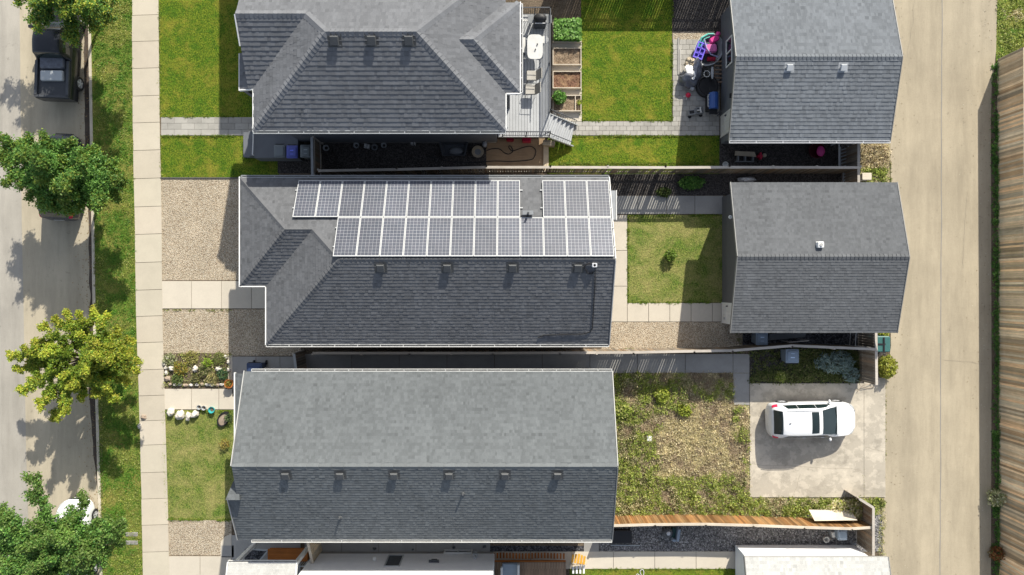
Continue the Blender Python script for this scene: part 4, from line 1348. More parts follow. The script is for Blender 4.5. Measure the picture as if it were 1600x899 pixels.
STRAW = [(.70, .61, .37), (.58, .50, .28), (.80, .72, .48), (.46, .40, .20)]
BROWN = [(.42, .33, .22), (.32, .24, .15), (.55, .45, .31)]
WEEDG = [(.24, .32, .05), (.38, .43, .08), (.17, .25, .05), (.50, .50, .18)]
WEEDD = [(.10, .15, .035), (.15, .19, .05), (.25, .24, .10)]
def weedmask(x, y):
    q = mnoise.noise(Vector((x*.035, y*.035, 3.1))) + .5*mnoise.noise(Vector((x*.11, y*.11, 7.1)))
    green = 0.0
    if x < 1000: green += .55
    elif x < 1030: green += .25
    if y > 745: green += .5
    if 1025 < x < 1075 and 595 < y < 645: green += .55
    if y < 620 and x > 1080: green += .1
    cen = math.hypot((x-1085)/62, (y-690)/55)
    if cen < 1: green -= .4
    if green + q*.9 > .12:
        return (1, WEEDG if q > -.12 else WEEDD + STRAW[:2], 1.2 + 1.6*max(0, mnoise.noise(Vector((x*.09, y*.09, 4)))))
    if q < -.3: return (.75, BROWN, .5)
    return (.9, STRAW + BROWN[:1], .7)
tufts('weeds', [(957, 584), (1144, 584), (1144, 634), (1169, 634), (1169, 779), (1370, 779), (1365, 808), (957, 811)], 4200, (.03, .26), .075, STRAW, 31, per=20, leaf=(.022, .055), elong=2.6, up=.3, label='dense patchy weeds and straw in the overgrown yard', mask=weedmask)
tufts('straw', [(958, 586), (1144, 586), (1144, 634), (1169, 634), (1169, 800), (958, 800)], 3600, (.03, .16), .10, STRAW, 33, per=14, leaf=(.012, .024), elong=8, up=.55, label='flattened dry straw lying between the weeds', mask=lambda x, y: (1 if x > 1010 else .5, [(.66, .57, .31), (.54, .48, .24), (.74, .65, .40)] if mnoise.noise(Vector((x*.04, y*.04, 1.5))) > .0 else BROWN))
tufts('leafy_weeds', [(1172, 546), (1342, 546), (1342, 597), (1172, 597)], 1000, (.03, .25), .08, WEEDD, 35, per=14, leaf=(.035, .07), elong=1.8, up=.3, label='low dark weeds in the shaded shrub bed', mask=lambda x, y: (.35 if x < 1240 and y < 580 else 1, None))
tufts('verge_weeds', [(1346, 220), (1388, 224), (1385, 284), (1346, 286)], 240, (.03, .3), .09, WEEDG, 37, per=14, leaf=(.03, .07), elong=2, up=.3, label='dry and green weeds by the alley beside the white pedestal', mask=lambda x, y: (1, STRAW+BROWN if y < 262 else WEEDG))
tufts('verge_grass', [(1558, -20), (1640, -20), (1640, 78), (1560, 96)], 700, (.02, .14), .07, WEEDG, 39, per=10, leaf=(.03, .06), elong=2, up=.3, label='weedy grass at the top right beyond the alley', mask=lambda x, y: (1, STRAW if mnoise.noise(Vector((x*.05, y*.05, 0))) > .1 and y < 30 else WEEDG))
tufts('fence_weeds', [(1549, 100), (1561, 100), (1563, 899), (1551, 899)], 900, (.03, .22), .06, GREENS, 41, per=10, leaf=(.03, .07), elong=2, up=.3, label='dark weeds along the foot of the tall brown fence', mask=lambda x, y: ((.25 + .75*max(0, mnoise.noise(Vector((y*.018, 2, 0)))*2.2)) if x < 1556 else .9, None))
def blvmask(x, y):
    q = mnoise.noise(Vector((x*.03, y*.03, 9.0)))
    return (1, WEEDG if q > .05 else [(.10, .24, .03), (.16, .32, .04)])
tufts('boulevard_grass', [(146, -30), (206, -30), (210, 300), (215, 600), (223, 930), (160, 930), (152, 640), (149, 330)], 4200, (.01, .07), .07, WEEDG, 43, per=10, leaf=(.02, .045), elong=2.4, up=.25, label='uneven grass of the boulevard strip', mask=blvmask)
tufts('edge_grass', [(247, -20), (250, -20), (252, 182), (258, 645), (262, 812), (258, 812), (253, 640), (248, 180)], 420, (.01, .06), .035, WEEDG, 45, per=8, leaf=(.02, .04), elong=2.4, up=.25, label='grass growing over the pavement edge', mask=lambda x, y: (1 if (y < 182 or 212 < y < 277 or y > 642) else 0, None))
tufts('alley_edge_weeds', [(1376, 780), (1383, 780), (1381, 899), (1371, 899)], 160, (.01, .1), .05, WEEDG+STRAW, 46, per=8, leaf=(.02, .04), elong=2, up=.25, label='sparse dry weeds along the alley edge at the lower end')

def plant(name, label, cat, px, py, r, h, cols, seed, n=500, leaf=(.05, .09), elong=1.7, up=.35, group=None, z0=0.0, stems=6, squash=1.0):
    o = at(px, py)
    th = thing(name, (o.x, o.y, z0), label, cat, group)
    rng = np.random.default_rng(seed)
    st = MB(); rr = random.Random(seed)
    ends = []
    for i in range(stems):
        a = 2*math.pi*i/stems + rr.uniform(-.4, .4); q = rr.uniform(.3, .75)
        e = Vector((o.x+math.cos(a)*r*q, o.y+math.sin(a)*r*q*squash, z0+h*rr.uniform(.5, .9)))
        st.tube([(o.x, o.y, z0), ((o.x+e.x)/2, (o.y+e.y)/2, z0+h*.5), tuple(e)], [.015, .01, .004], 5)
        ends.append(e)
    st.build('stem', M['bark'], th)
    d = rng.normal(size=(n, 3)); d /= np.linalg.norm(d, axis=1, keepdims=True)
    q = rng.uniform(.35, 1, n)[:, None]**.6
    lump = 1 + .3*np.array([mnoise.noise(Vector((float(a[0])*2+seed, float(a[1])*2, float(a[2])*2))) for a in d])[:, None]
    P = d*q*lump*np.array([r, r*squash, h*.5]) + np.array([o.x, o.y, z0+h*.52])
    P[:, 2] = np.maximum(P[:, 2], z0+.02)
    lv = Leaves(seed); lv.cloud(P, leaf, colmix(rng, cols, n, .2), up, elong)
    lv.build('foliage', M['leaf'], th)
    return th
plant('shrub', 'small round green shrub alone on the middle lawn', 'shrub', 1046, 399, .34, .6, [(.16, .26, .04), (.24, .32, .06), (.12, .2, .03)], 51, 420, (.05, .09))
SILV = [(.30, .40, .36), (.22, .31, .28), (.38, .47, .42)]
plant('silver_shrub', 'silvery green shrub in the shaded bed behind the parked white car', 'shrub', 1300, 566, 1.05, .7, SILV, 52, 800, (.035, .075), 4.2, .25, squash=.55, stems=14)
plant('silver_shrub', 'smaller silvery shrub by the corner of the weathered fence', 'shrub', 1327, 584, .45, .5, SILV, 53, 260, (.035, .075), 4.2, .25, stems=10)
plant('weed_bush', 'bright green small bush in the shaded shrub bed', 'bush', 1218, 588, .3, .35, WEEDG, 54, 300)
plant('yellow_bush', 'yellow green bush at the alley below the green bin', 'bush', 1380, 572, .50, .8, [(.33, .36, .04), (.25, .30, .05), (.42, .40, .08)], 55, 1100, (.04, .09), 2.2, squash=1.3)
plant('yellow_bush', 'small yellow green bush at the alley above the green bin', 'bush', 1378, 522, .28, .4, [(.33, .36, .04), (.25, .30, .05)], 56, 300, (.04, .08))
plant('hollyhock', 'pale flowering tall weed against the tall brown fence', 'plant', 1549, 775, .5, .8, [(.55, .55, .33), (.35, .40, .2), (.25, .3, .12), (.68, .66, .45)], 57, 420, (.05, .1), 1.6)
plant('red_weed', 'reddish weed at the foot of the tall brown fence near the lower edge', 'plant', 1552, 862, .42, .55, [(.28, .08, .03), (.12, .14, .04), (.3, .14, .05)], 58, 380, (.05, .09))
plant('vine', 'creeping green plant in the strip between the lawns behind the panel house', 'plant', 1078, 287, .75, .45, GREENS, 59, 850, (.05, .10), 1.8, squash=.5)
plant('vine', 'low dark plant beside the upper walk behind the panel house', 'plant', 1037, 301, .45, .3, [(.05, .09, .025), (.09, .12, .03)], 60, 350, (.05, .09), squash=.6)
plant('corner_weeds', 'dry tangled weeds beside the pale board', 'plant', 1318, 795, 1.25, .8, STRAW + WEEDG[:2], 61, 1700, (.03, .07), 4.0, .4, squash=.5)
plant('corner_grass', 'tufty green grass outside the short brown fence', 'plant', 1372, 785, .35, .25, WEEDG+WEEDD, 62, 380, (.03, .06), 3.0, squash=.8)
plant('yard_weed', 'yellow leafed weed clump in the weedy yard near its shaded end', 'plant', 1033, 617, .42, .45, [(.30, .36, .04), (.22, .30, .04), (.38, .40, .07)], 63, 520, (.06, .11))
plant('yard_weed', 'yellow leafed weed clump on the path side of the weedy yard', 'plant', 1068, 640, .38, .4, [(.30, .36, .04), (.22, .30, .04), (.38, .40, .07)], 64, 420, (.06, .11))
plant('yard_weed', 'green weed clump by the end wall of the plain grey house', 'plant', 972, 640, .45, .45, WEEDG, 65, 520, (.05, .10))

def edge_tufts(name, label, segs, seed, cols, per_px=.9, h=(.01, .07)):
    """ragged grass along the edges where lawn meets paving"""
    rng = np.random.default_rng(seed); P, C = [], []
    for (x0, y0, x1, y1) in segs:
        L = math.hypot(x1-x0, y1-y0)
        for _ in range(int(L*per_px)):
            t = rng.random(); o = at(x0+(x1-x0)*t, y0+(y1-y0)*t)
            if mnoise.noise(Vector((o.x*1.7, o.y*1.7, seed))) < -.25: continue
            k = 9; p = rng.normal(size=(k, 3))*np.array([.04, .04, 0]) + np.array([o.x, o.y, 0]); p[:, 2] = rng.uniform(.01, 1, k)*rng.uniform(*h)+.01
            P.append(p); C.append(colmix(rng, cols, k, .25))
    lv = Leaves(seed); lv.cloud(np.concatenate(P), (.02, .045), np.concatenate(C), .25, 2.4)
    tag(lv.build(name, M['leaf']), label, None, None, 'stuff')
edge_tufts('lawn_edge_grass', 'ragged grass where the lawns meet walks and walls', [(908, 50, 908, 189), (1050, 0, 1050, 189), (908, 189, 1050, 189), (890, 213, 1122, 213), (857, 256, 1122, 256), (252, 183, 366, 183), (252, 213, 366, 213),
    (981, 337, 1127, 337), (981, 337, 981, 473), (981, 473, 1127, 473), (260, 643, 361, 643), (264, 811, 360, 813), (925, 889, 1145, 889)], 101, [(.10, .22, .02), (.2, .28, .03), (.28, .3, .06)])
edge_tufts('joint_weeds', 'sparse weeds growing from joints and along the alley edges', [(1171, 636, 1171, 776), (1383, 605, 1382, 776), (1171, 777, 1349, 777), (1349, 650, 1349, 776), (1391, 225, 1391, 285), (1145, 505, 1160, 545), (256, 485, 362, 485), (957, 545, 1170, 551), (1172, 602, 1340, 602), (158, 600, 160, 890), (148, 300, 150, 600)], 102, [(.16, .2, .05), (.3, .32, .1), (.4, .36, .2)], .35, (.01, .05))
rngp = np.random.default_rng(7)
lv = Leaves(103); pp, cc_ = [], []
for _ in range(900):
    y = rngp.uniform(-20, 920); x = interp(CURB, y) - abs(rngp.normal(0, 12)) - 3
    o = at(x, y); z = -.125 if x < interp(CURB, y)-2 else .05
    pp.append((o.x, o.y, z+.008)); cc_.append((.30, .20, .09) if rngp.random() < .6 else (.16, .11, .06))
for _ in range(420):
    y = rngp.uniform(0, 899); x = 1549 - abs(rngp.normal(0, 22)) if rngp.random() < .6 else 1392 + abs(rngp.normal(0, 14))
    o = at(x, y); pp.append((o.x, o.y, .028)); cc_.append((.24, .19, .12) if rngp.random() < .6 else (.5, .46, .36))
lv.cloud(np.array(pp), (.025, .06), np.array(cc_), .9, 1.4)
tag(lv.build('fallen_leaves', M['leaf']), 'dry leaves and grit lying along the kerb and the alley edges', None, None, 'stuff')
m = MB()
def crack(x0, y0, x1, y1, z, seed, w=.012):
    n = max(4, int(math.hypot(x1-x0, y1-y0)/5)); pts = []
    for i in range(n+1):
        t = i/n; q = 3.0*mnoise.noise(Vector((t*4+seed, seed*2.1, 0))) + 1.2*mnoise.noise(Vector((t*17+seed, 5, 0)))
        dx, dy = x1-x0, y1-y0; L = math.hypot(dx, dy); pts.append(at(x0+dx*t - dy/L*q, y0+dy*t + dx/L*q, z))
    for a, b in zip(pts[:-1], pts[1:]):
        d = (b-a).normalized(); s_ = Vector((-d.y, d.x, 0))*w
        m.add([tuple(a-s_), tuple(b-s_), tuple(b+s_), tuple(a+s_)], [[3, 2, 1, 0]], 1.0)
for i, c_ in enumerate(((1430, 0, 1418, 90), (1510, 300, 1505, 420), (1474, 562, 1545, 570))): crack(*c_, .0225, i*3.1, .007)
for i, c_ in enumerate(((1175, 725, 1345, 735), (1250, 740, 1240, 776), (1352, 700, 1381, 706))): crack(*c_, .0535, i*2.3+40, .006)
tag(m.build('pavement_cracks', plain('crack', (.30, .26, .20), .95, .2)), kind='structure')
# ------------------------------------------------------------------ vehicles
class CarSurf:
    """body surface from stations along x: (x, sill half width, belt half width, belt z, roof half width, roof z)"""
    def __init__(self, st, zb=.22):
        self.st = np.array(st, dtype=float); self.zb = zb
        self.x0, self.x1 = self.st[0, 0], self.st[-1, 0]
        # pchip-like tangents
        x = self.st[:, 0]; self.tan = []
        for c in range(1, 6):
            y = self.st[:, c]; d = np.diff(y)/np.diff(x); m = np.zeros(len(x))
            m[0], m[-1] = d[0], d[-1]
            for i in range(1, len(x)-1):
                m[i] = 0 if d[i-1]*d[i] <= 0 else 2*d[i-1]*d[i]/(d[i-1]+d[i])
            self.tan.append(m)
    def prof(self, x):
        s = self.st; xs = s[:, 0]
        i = int(np.clip(np.searchsorted(xs, x)-1, 0, len(xs)-2))
        h = xs[i+1]-xs[i]; t = (x-xs[i])/h
        out = []
        for c in range(5):
            y0, y1 = s[i, c+1], s[i+1, c+1]; m0, m1 = self.tan[c][i]*h, self.tan[c][i+1]*h
            out.append((2*t**3-3*t*t+1)*y0 + (t**3-2*t*t+t)*m0 + (-2*t**3+3*t*t)*y1 + (t**3-t*t)*m1)
        return out
    def ring(self, x):
        ws, wb, zb, wr, zr = self.prof(x)
        k = max(zr-zb, .02)
        return [(0, zr+.015), (wr*.5, zr+.008), (wr*.85, zr-.03*min(1, k*3)), (wr, zr-.10*k), (wr+(wb-wr)*.5, zb+k*.45), (wb-.03, zb+.02), (wb, zb-.07), (ws+.01, (zb+self.zb)*.5), (ws, self.zb+.08), (ws-.06, self.zb)]
    def pt(self, x, t, off=0.0):
        """t: -9..9 across; sign gives the side"""
        sgn = 1 if t >= 0 else -1
        a = abs(t); rg = self.ring(x); i = min(int(a), 8); f = a-i
        y = rg[i][0]*(1-f)+rg[i+1][0]*f; z = rg[i][1]*(1-f)+rg[i+1][1]*f
        return Vector((x, sgn*y, z))
    def nrm(self, x, t):
        e = .03
        a = self.pt(min(x+e, self.x1), t)-self.pt(max(x-e, self.x0), t); b = self.pt(x, min(t+.2, 8.99))-self.pt(x, max(t-.2, -8.99))
        n = a.cross(b)
        if n.length < 1e-9: return Vector((0, 0, 1))
        n.normalize()
        if n.dot(self.pt(x, t)-Vector((x, 0, .5))) < 0: n = -n
        return n
    def body(self, nx=70):
        m = MB(); vs, fs = [], []
        ts = [i*.5 for i in range(-18, 19)]
        xs = [self.x0+(self.x1-self.x0)*i/nx for i in range(nx+1)]
        for x in xs:
            for t in ts: vs.append(tuple(self.pt(x, t)))
        w = len(ts)
        for i in range(nx):
            for k in range(w-1):
                a = i*w+k; fs.append([a, a+w, a+w+1, a+1])
        for base, rev in ((0, False), (nx*w, True)):
            f = list(range(base, base+w)); fs.append(f if not rev else f[::-1])
        for i in range(nx):
            fs.append([i*w, i*w+w-1, (i+1)*w+w-1, (i+1)*w])
        return m.add(vs, fs)
    def patch(self, corner, n=8, off=.008, thick=.012):
        """corner: four (x, t); a patch that follows the body, set proud of it"""
        m = MB(); vs = []
        (xa, ta), (xb, tb), (xc, tc), (xd, td) = corner
        for i in range(n+1):
            u = i/n
            for k in range(n+1):
                v = k/n
                x = (xa*(1-u)+xb*u)*(1-v)+(xd*(1-u)+xc*u)*v
                t = (ta*(1-u)+tb*u)*(1-v)+(td*(1-u)+tc*u)*v
                vs.append(tuple(self.pt(x, t)+self.nrm(x, t)*off))
        w = n+1
        fs = [[i*w+k, (i+1)*w+k, (i+1)*w+k+1, i*w+k+1] for i in range(n) for k in range(n)]
        return m.add(vs, fs)
def wheel(th, x, y, r=.33, w=.21):
    side = 1 if y > 0 else -1
    m = MB(); m.m = Matrix.Translation((x, y, r)) @ Matrix.Rotation(math.pi/2, 4, 'X')
    m.lathe([(r*.6, -w/2), (r*.93, -w/2), (r, -w/2+.03), (r, w/2-.03), (r*.93, w/2), (r*.6, w/2)], 0, 0, 28)
    wh = m.build('wheel', M['rubber'], th, world=False)
    m = MB(); m.m = Matrix.Translation((x, y+side*.02, r)) @ Matrix.Rotation(math.pi/2, 4, 'X')
    m.lathe([(r*.62, -w/2+.01), (r*.62, w/2-.01)], 0, 0, 20, .5)
    for k in range(5):
        a = k*2*math.pi/5
        m.bar((0, 0, -side*(w/2-.0)), (math.cos(a)*r*.6, math.sin(a)*r*.6, -side*(w/2-.02)), .06, .03)
    m.build('rim', M['alu'], wh, world=False)
def arch(m, cs, xc, r, side):
    m.m = Matrix.Translation((xc, side*(cs.prof(xc)[0]+.012), .33)) @ Matrix.Rotation(math.pi/2, 4, 'X')
    m.lathe([(r+.01, -.01), (r+.045, 0), (r+.01, .01)], 0, 0, 24)
def make_car(name, label, cat, paint, st, pos, rz, roofx, wsx, rgx, sidex, sunroof=None, group='parked vehicles', wheels=(-1.48, 1.42), pillars=(.0,)):
    cs = CarSurf(st)
    th = thing(name, pos, label, cat, group, rz)
    cs.body().build('body', paint, th, world=False, auto=50)
    # windscreen and rear glass
    cs.patch([(wsx[1], -3.3), (wsx[0], -2.75), (wsx[0], 2.75), (wsx[1], 3.3)], 12).build('windscreen', M['glass_car'], th, world=False, smooth=True)
    cs.patch([(rgx[0], -3.1), (rgx[1], -2.75), (rgx[1], 2.75), (rgx[0], 3.1)], 12).build('rear_window', M['glass_car'], th, world=False, smooth=True)
    for s in (1, -1):
        m = MB()
        xs = [sidex[0]] + list(pillars) + [sidex[1]]
        for a, b in zip(xs[:-1], xs[1:]):
            a2 = a+.30 if a == sidex[0] else a+.012; b2 = b-.48 if b == sidex[1] else b-.012
            mm = cs.patch([(a2, s*3.55), (b2, s*3.55), (b-(.012 if b != sidex[1] else .1), s*4.8), (a+(.012 if a != sidex[0] else .12), s*4.8)], 6)
            m.add(mm.v, mm.f)
        m.build('side_window', M['glass_car'], th, world=False, smooth=True)
        mx = sidex[1]-.22; p = cs.pt(mx, s*5)
        m = MB(); m.blob((mx, p.y+s*.13, p.z+.03), (.07, .10, .07), 3, .1, 6); m.build('wing_mirror', paint, th, world=False, smooth=True)
        hl = cs.patch([(cs.x1-.42, s*4.2), (cs.x1-.13, s*3.4), (cs.x1-.10, s*5.4), (cs.x1-.34, s*5.9)], 5); hl.build('headlight', M['lgrey'], th, world=False, smooth=True)
        tl = cs.patch([(cs.x0+.08, s*4.1), (cs.x0+.34, s*4.3), (cs.x0+.40, s*6.0), (cs.x0+.10, s*5.9)], 5); tl.build('tail_light', M['red'], th, world=False, smooth=True)
        rl = MB(); rl.tube([cs.pt(x, s*2.85)+Vector((0, 0, .035)) for x in np.linspace(roofx[0]+.12, roofx[1]-.1, 8)], .014, 6)
        rl.build('roof_rail', M['lgrey'], th, world=False)
        for hx in (-.55, .45):
            dh = MB(); p = cs.pt(hx, s*6.1); dh.box(hx-.08, hx+.08, min(p.y, p.y+s*.02), max(p.y, p.y+s*.02), p.z-.02, p.z+.02)
            dh.build('door_handle', paint, th, world=False)
        wp = MB(); q0, q1 = cs.pt(wsx[1]-.03, s*.4), cs.pt(wsx[1]-.10, s*2.6)
        wp.tube([q0+Vector((0, 0, .03)), q1+Vector((0, 0, .03))], .012, 5); wp.build('wiper', M['black'], th, world=False)
        sk = MB(); sk.tube([cs.pt(x, s*8.2)+Vector((0, s*.012, 0)) for x in np.linspace(-1.0, .95, 8)], .03, 5); sk.build('sill_trim', M['dgrey'], th, world=False)
    for wx in wheels:
        for s in (1, -1): wheel(th, wx, s*(cs.prof(wx)[0]-.075))
    m = MB(); 
    for x in (roofx[0]+.10, wsx[0]-.06+.4):
        pass
    if sunroof:
        cs.patch([(sunroof[0], -2.1), (sunroof[1], -2.1), (sunroof[1], 2.1), (sunroof[0], 2.1)], 8, .006).build('sunroof', M['glass_car'], th, world=False, smooth=True)
    m = MB(); p = cs.pt(roofx[0]+.28, 0); m.box(p.x-.05, p.x+.03, -.012, .012, p.z, p.z+.05); m.build('antenna', M['dgrey'], th, world=False)
    # cut lines: bonnet and tailgate
    m = MB()
    for x in (wsx[1]+.10,):
        pts = [cs.pt(x - .10*abs(t/5)**2, t)+Vector((0, 0, .004)) for t in np.linspace(-4.9, 4.9, 15)]
        m.tube(pts, .006, 4)
    for s in (1, -1):
        pts = [cs.pt(x, s*(4.9-.0*x))+Vector((0, 0, .004)) for x in np.linspace(wsx[1]+.05, cs.x1-.35, 8)]
        m.tube(pts, .006, 4)
    m.build('panel_gap', M['dgrey'], th, world=False)
    m = MB(); m.box(cs.x0-.01, cs.x0+.02, -.26, .26, .62, .74); m.build('licence_plate', M['white'], th, world=False)
    m = MB(); m.box(cs.x1-.10, cs.x1+.012, -.42, .42, .36, .56); m.build('grille', M['black'], th, world=False)
    return th, cs
SUV = [(-2.33, .52, .54, .70, .42, .78), (-2.27, .72, .74, .92, .60, .99), (-2.18, .85, .86, .98, .62, 1.12), (-2.0, .88, .89, 1.0, .62, 1.36), (-1.82, .90, .90, 1.0, .63, 1.52),
       (-1.2, .905, .91, .98, .645, 1.58), (-.4, .91, .915, .97, .65, 1.58), (.12, .91, .91, .96, .64, 1.52), (.42, .91, .91, .96, .66, 1.40), (1.05, .90, .90, .96, .72, 1.10), (1.28, .89, .89, .94, .74, 1.0),
       (1.70, .87, .87, .86, .68, .92), (2.02, .78, .78, .78, .58, .82), (2.20, .62, .63, .66, .44, .71), (2.32, .36, .38, .58, .28, .60)]
c1 = Vector((15.97, -7.02, 0))
make_car('car', 'white crossover car with dark sunroof parked on the concrete pad by the alley', 'car', M['car_white'], SUV, (c1.x, c1.y, .05), math.radians(1.2), (-1.8, .2), (.20, 1.14), (-2.20, -1.86), (-1.85, 1.0), (-.40, .0), pillars=(-1.0, -.05))
c2 = at(90, 275, .8)
make_car('car', 'dark charcoal car half hidden under the dark green street tree', 'car', M['car_dark'], SUV, (c2.x, c2.y, -.13), math.radians(88), (-1.8, .2), (.20, 1.14), (-2.20, -1.86), (-1.85, 1.0), None, pillars=(-1.0, -.05))
c3 = at(111, 852, .8)
make_car('car', 'white car whose rounded front sticks out from under the lower left tree', 'car', M['car_white'], SUV, (c3.x, c3.y, -.13), math.radians(89), (-1.8, .2), (.20, 1.14), (-2.20, -1.86), (-1.85, 1.0), (-.40, .0), pillars=(-1.0, -.05))

# pickup truck
TR = [(-2.75, .93, .93, 1.05, .84, 1.06), (-2.6, .95, .95, 1.08, .86, 1.085), (-.75, .96, .96, 1.08, .86, 1.085), (-.68, .96, .96, 1.10, .72, 1.45), (-.52, .96, .96, 1.10, .70, 1.80), (.1, .96, .96, 1.10, .71, 1.84), (.62, .96, .96, 1.10, .69, 1.78),
      (1.0, .96, .96, 1.08, .76, 1.42), (1.25, .95, .95, 1.08, .82, 1.17), (1.8, .94, .94, 1.02, .80, 1.12), (2.4, .92, .92, .95, .74, 1.02), (2.65, .80, .82, .80, .62, .88), (2.72, .70, .72, .70, .5, .74)]
cs = CarSurf(TR, .35)
tp = at(84, 72, 1.0)
th = thing('pickup_truck', (tp.x, tp.y, -.13), 'dark pickup truck with a loaded bed under the upper left tree', 'pickup truck', 'parked vehicles', math.radians(88))
cs.body().build('body', M['car_black'], th, world=False, auto=45)
cs.patch([(1.18, -3.3), (.66, -2.9), (.66, 2.9), (1.18, 3.3)], 10).build('windscreen', M['glass_car'], th, world=False, smooth=True)
cs.patch([(-.70, -2.8), (-.56, -2.6), (-.56, 2.6), (-.70, 2.8)], 6).build('rear_window', M['glass_car'], th, world=False, smooth=True)
for s in (1, -1):
    cs.patch([(-.45, s*3.5), (.6, s*3.5), (.95, s*4.75), (-.5, s*4.75)], 6).build('side_window', M['glass_car'], th, world=False, smooth=True)
    m = MB(); m.box(.85, 1.0, min(s*1.0, s*1.24), max(s*1.0, s*1.24), 1.12, 1.36, 1, .02); m.build('wing_mirror', M['car_black'], th, world=False)
    for wx in (-1.75, 1.75): wheel(th, wx, s*.86, .39, .25)
m = MB(); m.box(-2.62, -.85, -.74, .74, 1.09, 1.105, .8); 
for s in (1, -1): m.box(-2.66, -.8, min(s*.76, s*.9), max(s*.76, s*.9), 1.08, 1.22)
m.box(-2.72, -2.62, -.9, .9, 1.06, 1.22)
m.build('truck_bed', M['dgrey'], th, world=False)
bd = tp + Vector((0, 0, 0))
ld = thing('cargo', (at(82, 106, 1.1).x, at(82, 106, 1.1).y, .98), 'grey bundles and boards loaded in the pickup truck bed', 'cargo')
m = MB(); m.box(-.62, .62, -.05, .55, 0, .22, 1, .05); m.build('folded_cover', M['tarp'], ld, world=False)
m = MB(); m.box(-.62, .55, -.68, -.15, 0, .18, 1.2, .04); m.build('bundle', M['lgrey'], ld, world=False)

# ------------------------------------------------------------------ wheeled bins
def bin_(name, label, px, py, mat, w=.58, d=.70, h=1.05, rz=0.0, group='wheeled bins', z=0.0, lidtint=1.15, emb=True):
    o = at(px, py, h+z)
    th = thing(name, (o.x, o.y, z), label, 'wheeled bin', group, rz)
    m = MB()
    m.hexa([(-w*.38, -d*.36, .05), (w*.38, -d*.36, .05), (w*.38, d*.36, .05), (-w*.38, d*.36, .05)], [(-w*.48, -d*.46, h-.08), (w*.48, -d*.46, h-.08), (w*.48, d*.46, h-.08), (-w*.48, d*.46, h-.08)])
    m.box(-w*.5, w*.5, -d*.48, d*.48, h-.12, h-.07)
    m.build('bin_body', M[mat], th, world=False)
    m = MB(); m.box(-w*.51, w*.51, -d*.5, d*.46, h-.07, h-.02, lidtint, .05)
    m.box(-w*.40, w*.40, -d*.38, d*.34, h-.02, h+.025, lidtint*1.05, .06)
    if emb:
        m.box(-w*.16, w*.16, d*.05, d*.12, h+.025, h+.029, 3.0); m.box(-w*.14, w*.14, -d*.22, -d*.17, h+.025, h+.029, 2.2)
    lid = m.build('lid', M[mat], th, world=False)
    m = MB(); m.tube([(-w*.4, d*.52, h-.05), (w*.4, d*.52, h-.05)], .018, 6); m.build('handle', M['black'], th, world=False)
    for s in (1, -1):
        m = MB(); m.m = Matrix.Translation((s*w*.42, d*.38, .12)) @ Matrix.Rotation(math.pi/2, 4, 'Y'); m.lathe([(.05, -.03), (.12, -.03), (.12, .03), (.05, .03)], 0, 0, 14)
        m.build('wheel', M['rubber'], th, world=False)
    return th
M['binblue'] = plain('bin_blue', (.09, .11, .40), .5, .06)
M['bingrey'] = plain('bin_grey', (.15, .17, .18), .55, .08)
M['binblg'] = plain('bin_blue_grey', (.20, .25, .31), .5, .08)
bin_('wheeled_bin', 'grey wheeled bin nearest the lawn beside the blue one', 436.5, 236, 'bingrey', z=0, emb=False)
bin_('wheeled_bin', 'blue wheeled bin between two grey ones beside the top house', 456, 237, 'binblue')
bin_('wheeled_bin', 'grey wheeled bin beside the thin fence panel and the blue one', 477.5, 236, 'bingrey')
bin_('wheeled_bin', 'dark navy wheeled bin in the shade before the wooden gate', 397, 576, 'navy', .8, .6, 1.0, emb=False)
bin_('wheeled_bin', 'blue grey wheeled bin in the shrub bed behind the parked white car', 1238.5, 557, 'binblg', .68, .76, 1.05, rz=math.pi)
bin_('wheeled_bin', 'blue grey wheeled bin tucked under the lower eave of the charcoal garage', 1191, 529, 'binblg', .62, .72, 1.05)
bin_('wheeled_bin', 'bluish wheeled bin between the weedy strip and the white walled garage', 1317, 836, 'binblg', .5, .6, .9, emb=False)
# green bin with straps at the alley
o = at(1380, 538, .9)
th = thing('green_cart', (o.x, o.y, 0), 'teal green bin with dark straps at the alley outside the fence', 'bin')
m = MB(); m.box(-.36, .36, -.40, .40, .04, .85, 1, .06); m.build('bin_body', M['teal_d'], th, world=False)
m = MB(); m.box(-.38, .38, -.42, .42, .85, .92, 1.5, .07); m.build('lid', M['teal_d'], th, world=False)
m = MB(); m.box(-.34, .10, -.04, .04, .921, .95); m.box(-.02, .06, -.40, .36, .922, .96); m.build('strap', M['black'], th, world=False)

# white pedestal by the alley
o = at(1354, 276, .5); th = thing('utility_pedestal', (o.x, o.y, 0), 'pale square utility pedestal among weeds by the alley', 'pedestal')
m = MB(); m.box(-.24, .24, -.17, .17, 0, .48, 1, .02); m.build('housing', M['board'], th, world=False)
m = MB(); m.box(-.26, .26, -.19, .19, .48, .55, 1.05, .03); m.build('lid', M['board'], th, world=False)
# covers in the boulevard
for k, (px, py, lab) in enumerate(((206, 835, 'grey utility cover in the boulevard grass, the upper of the two'), (206, 848, 'grey utility cover in the boulevard grass, the lower of the two'))):
    o = at(px, py); m = MB(); m.box(o.x-.33, o.x+.33, o.y-.11, o.y+.11, -.02, .03, .9, .02)
    for i in range(3): m.box(o.x-.28+i*.2, o.x-.14+i*.2, o.y-.06, o.y+.06, .03, .036, .7)
    tag(m.build('utility_cover', M['walk_grey']), lab, 'cover', 'utility covers in the grass')

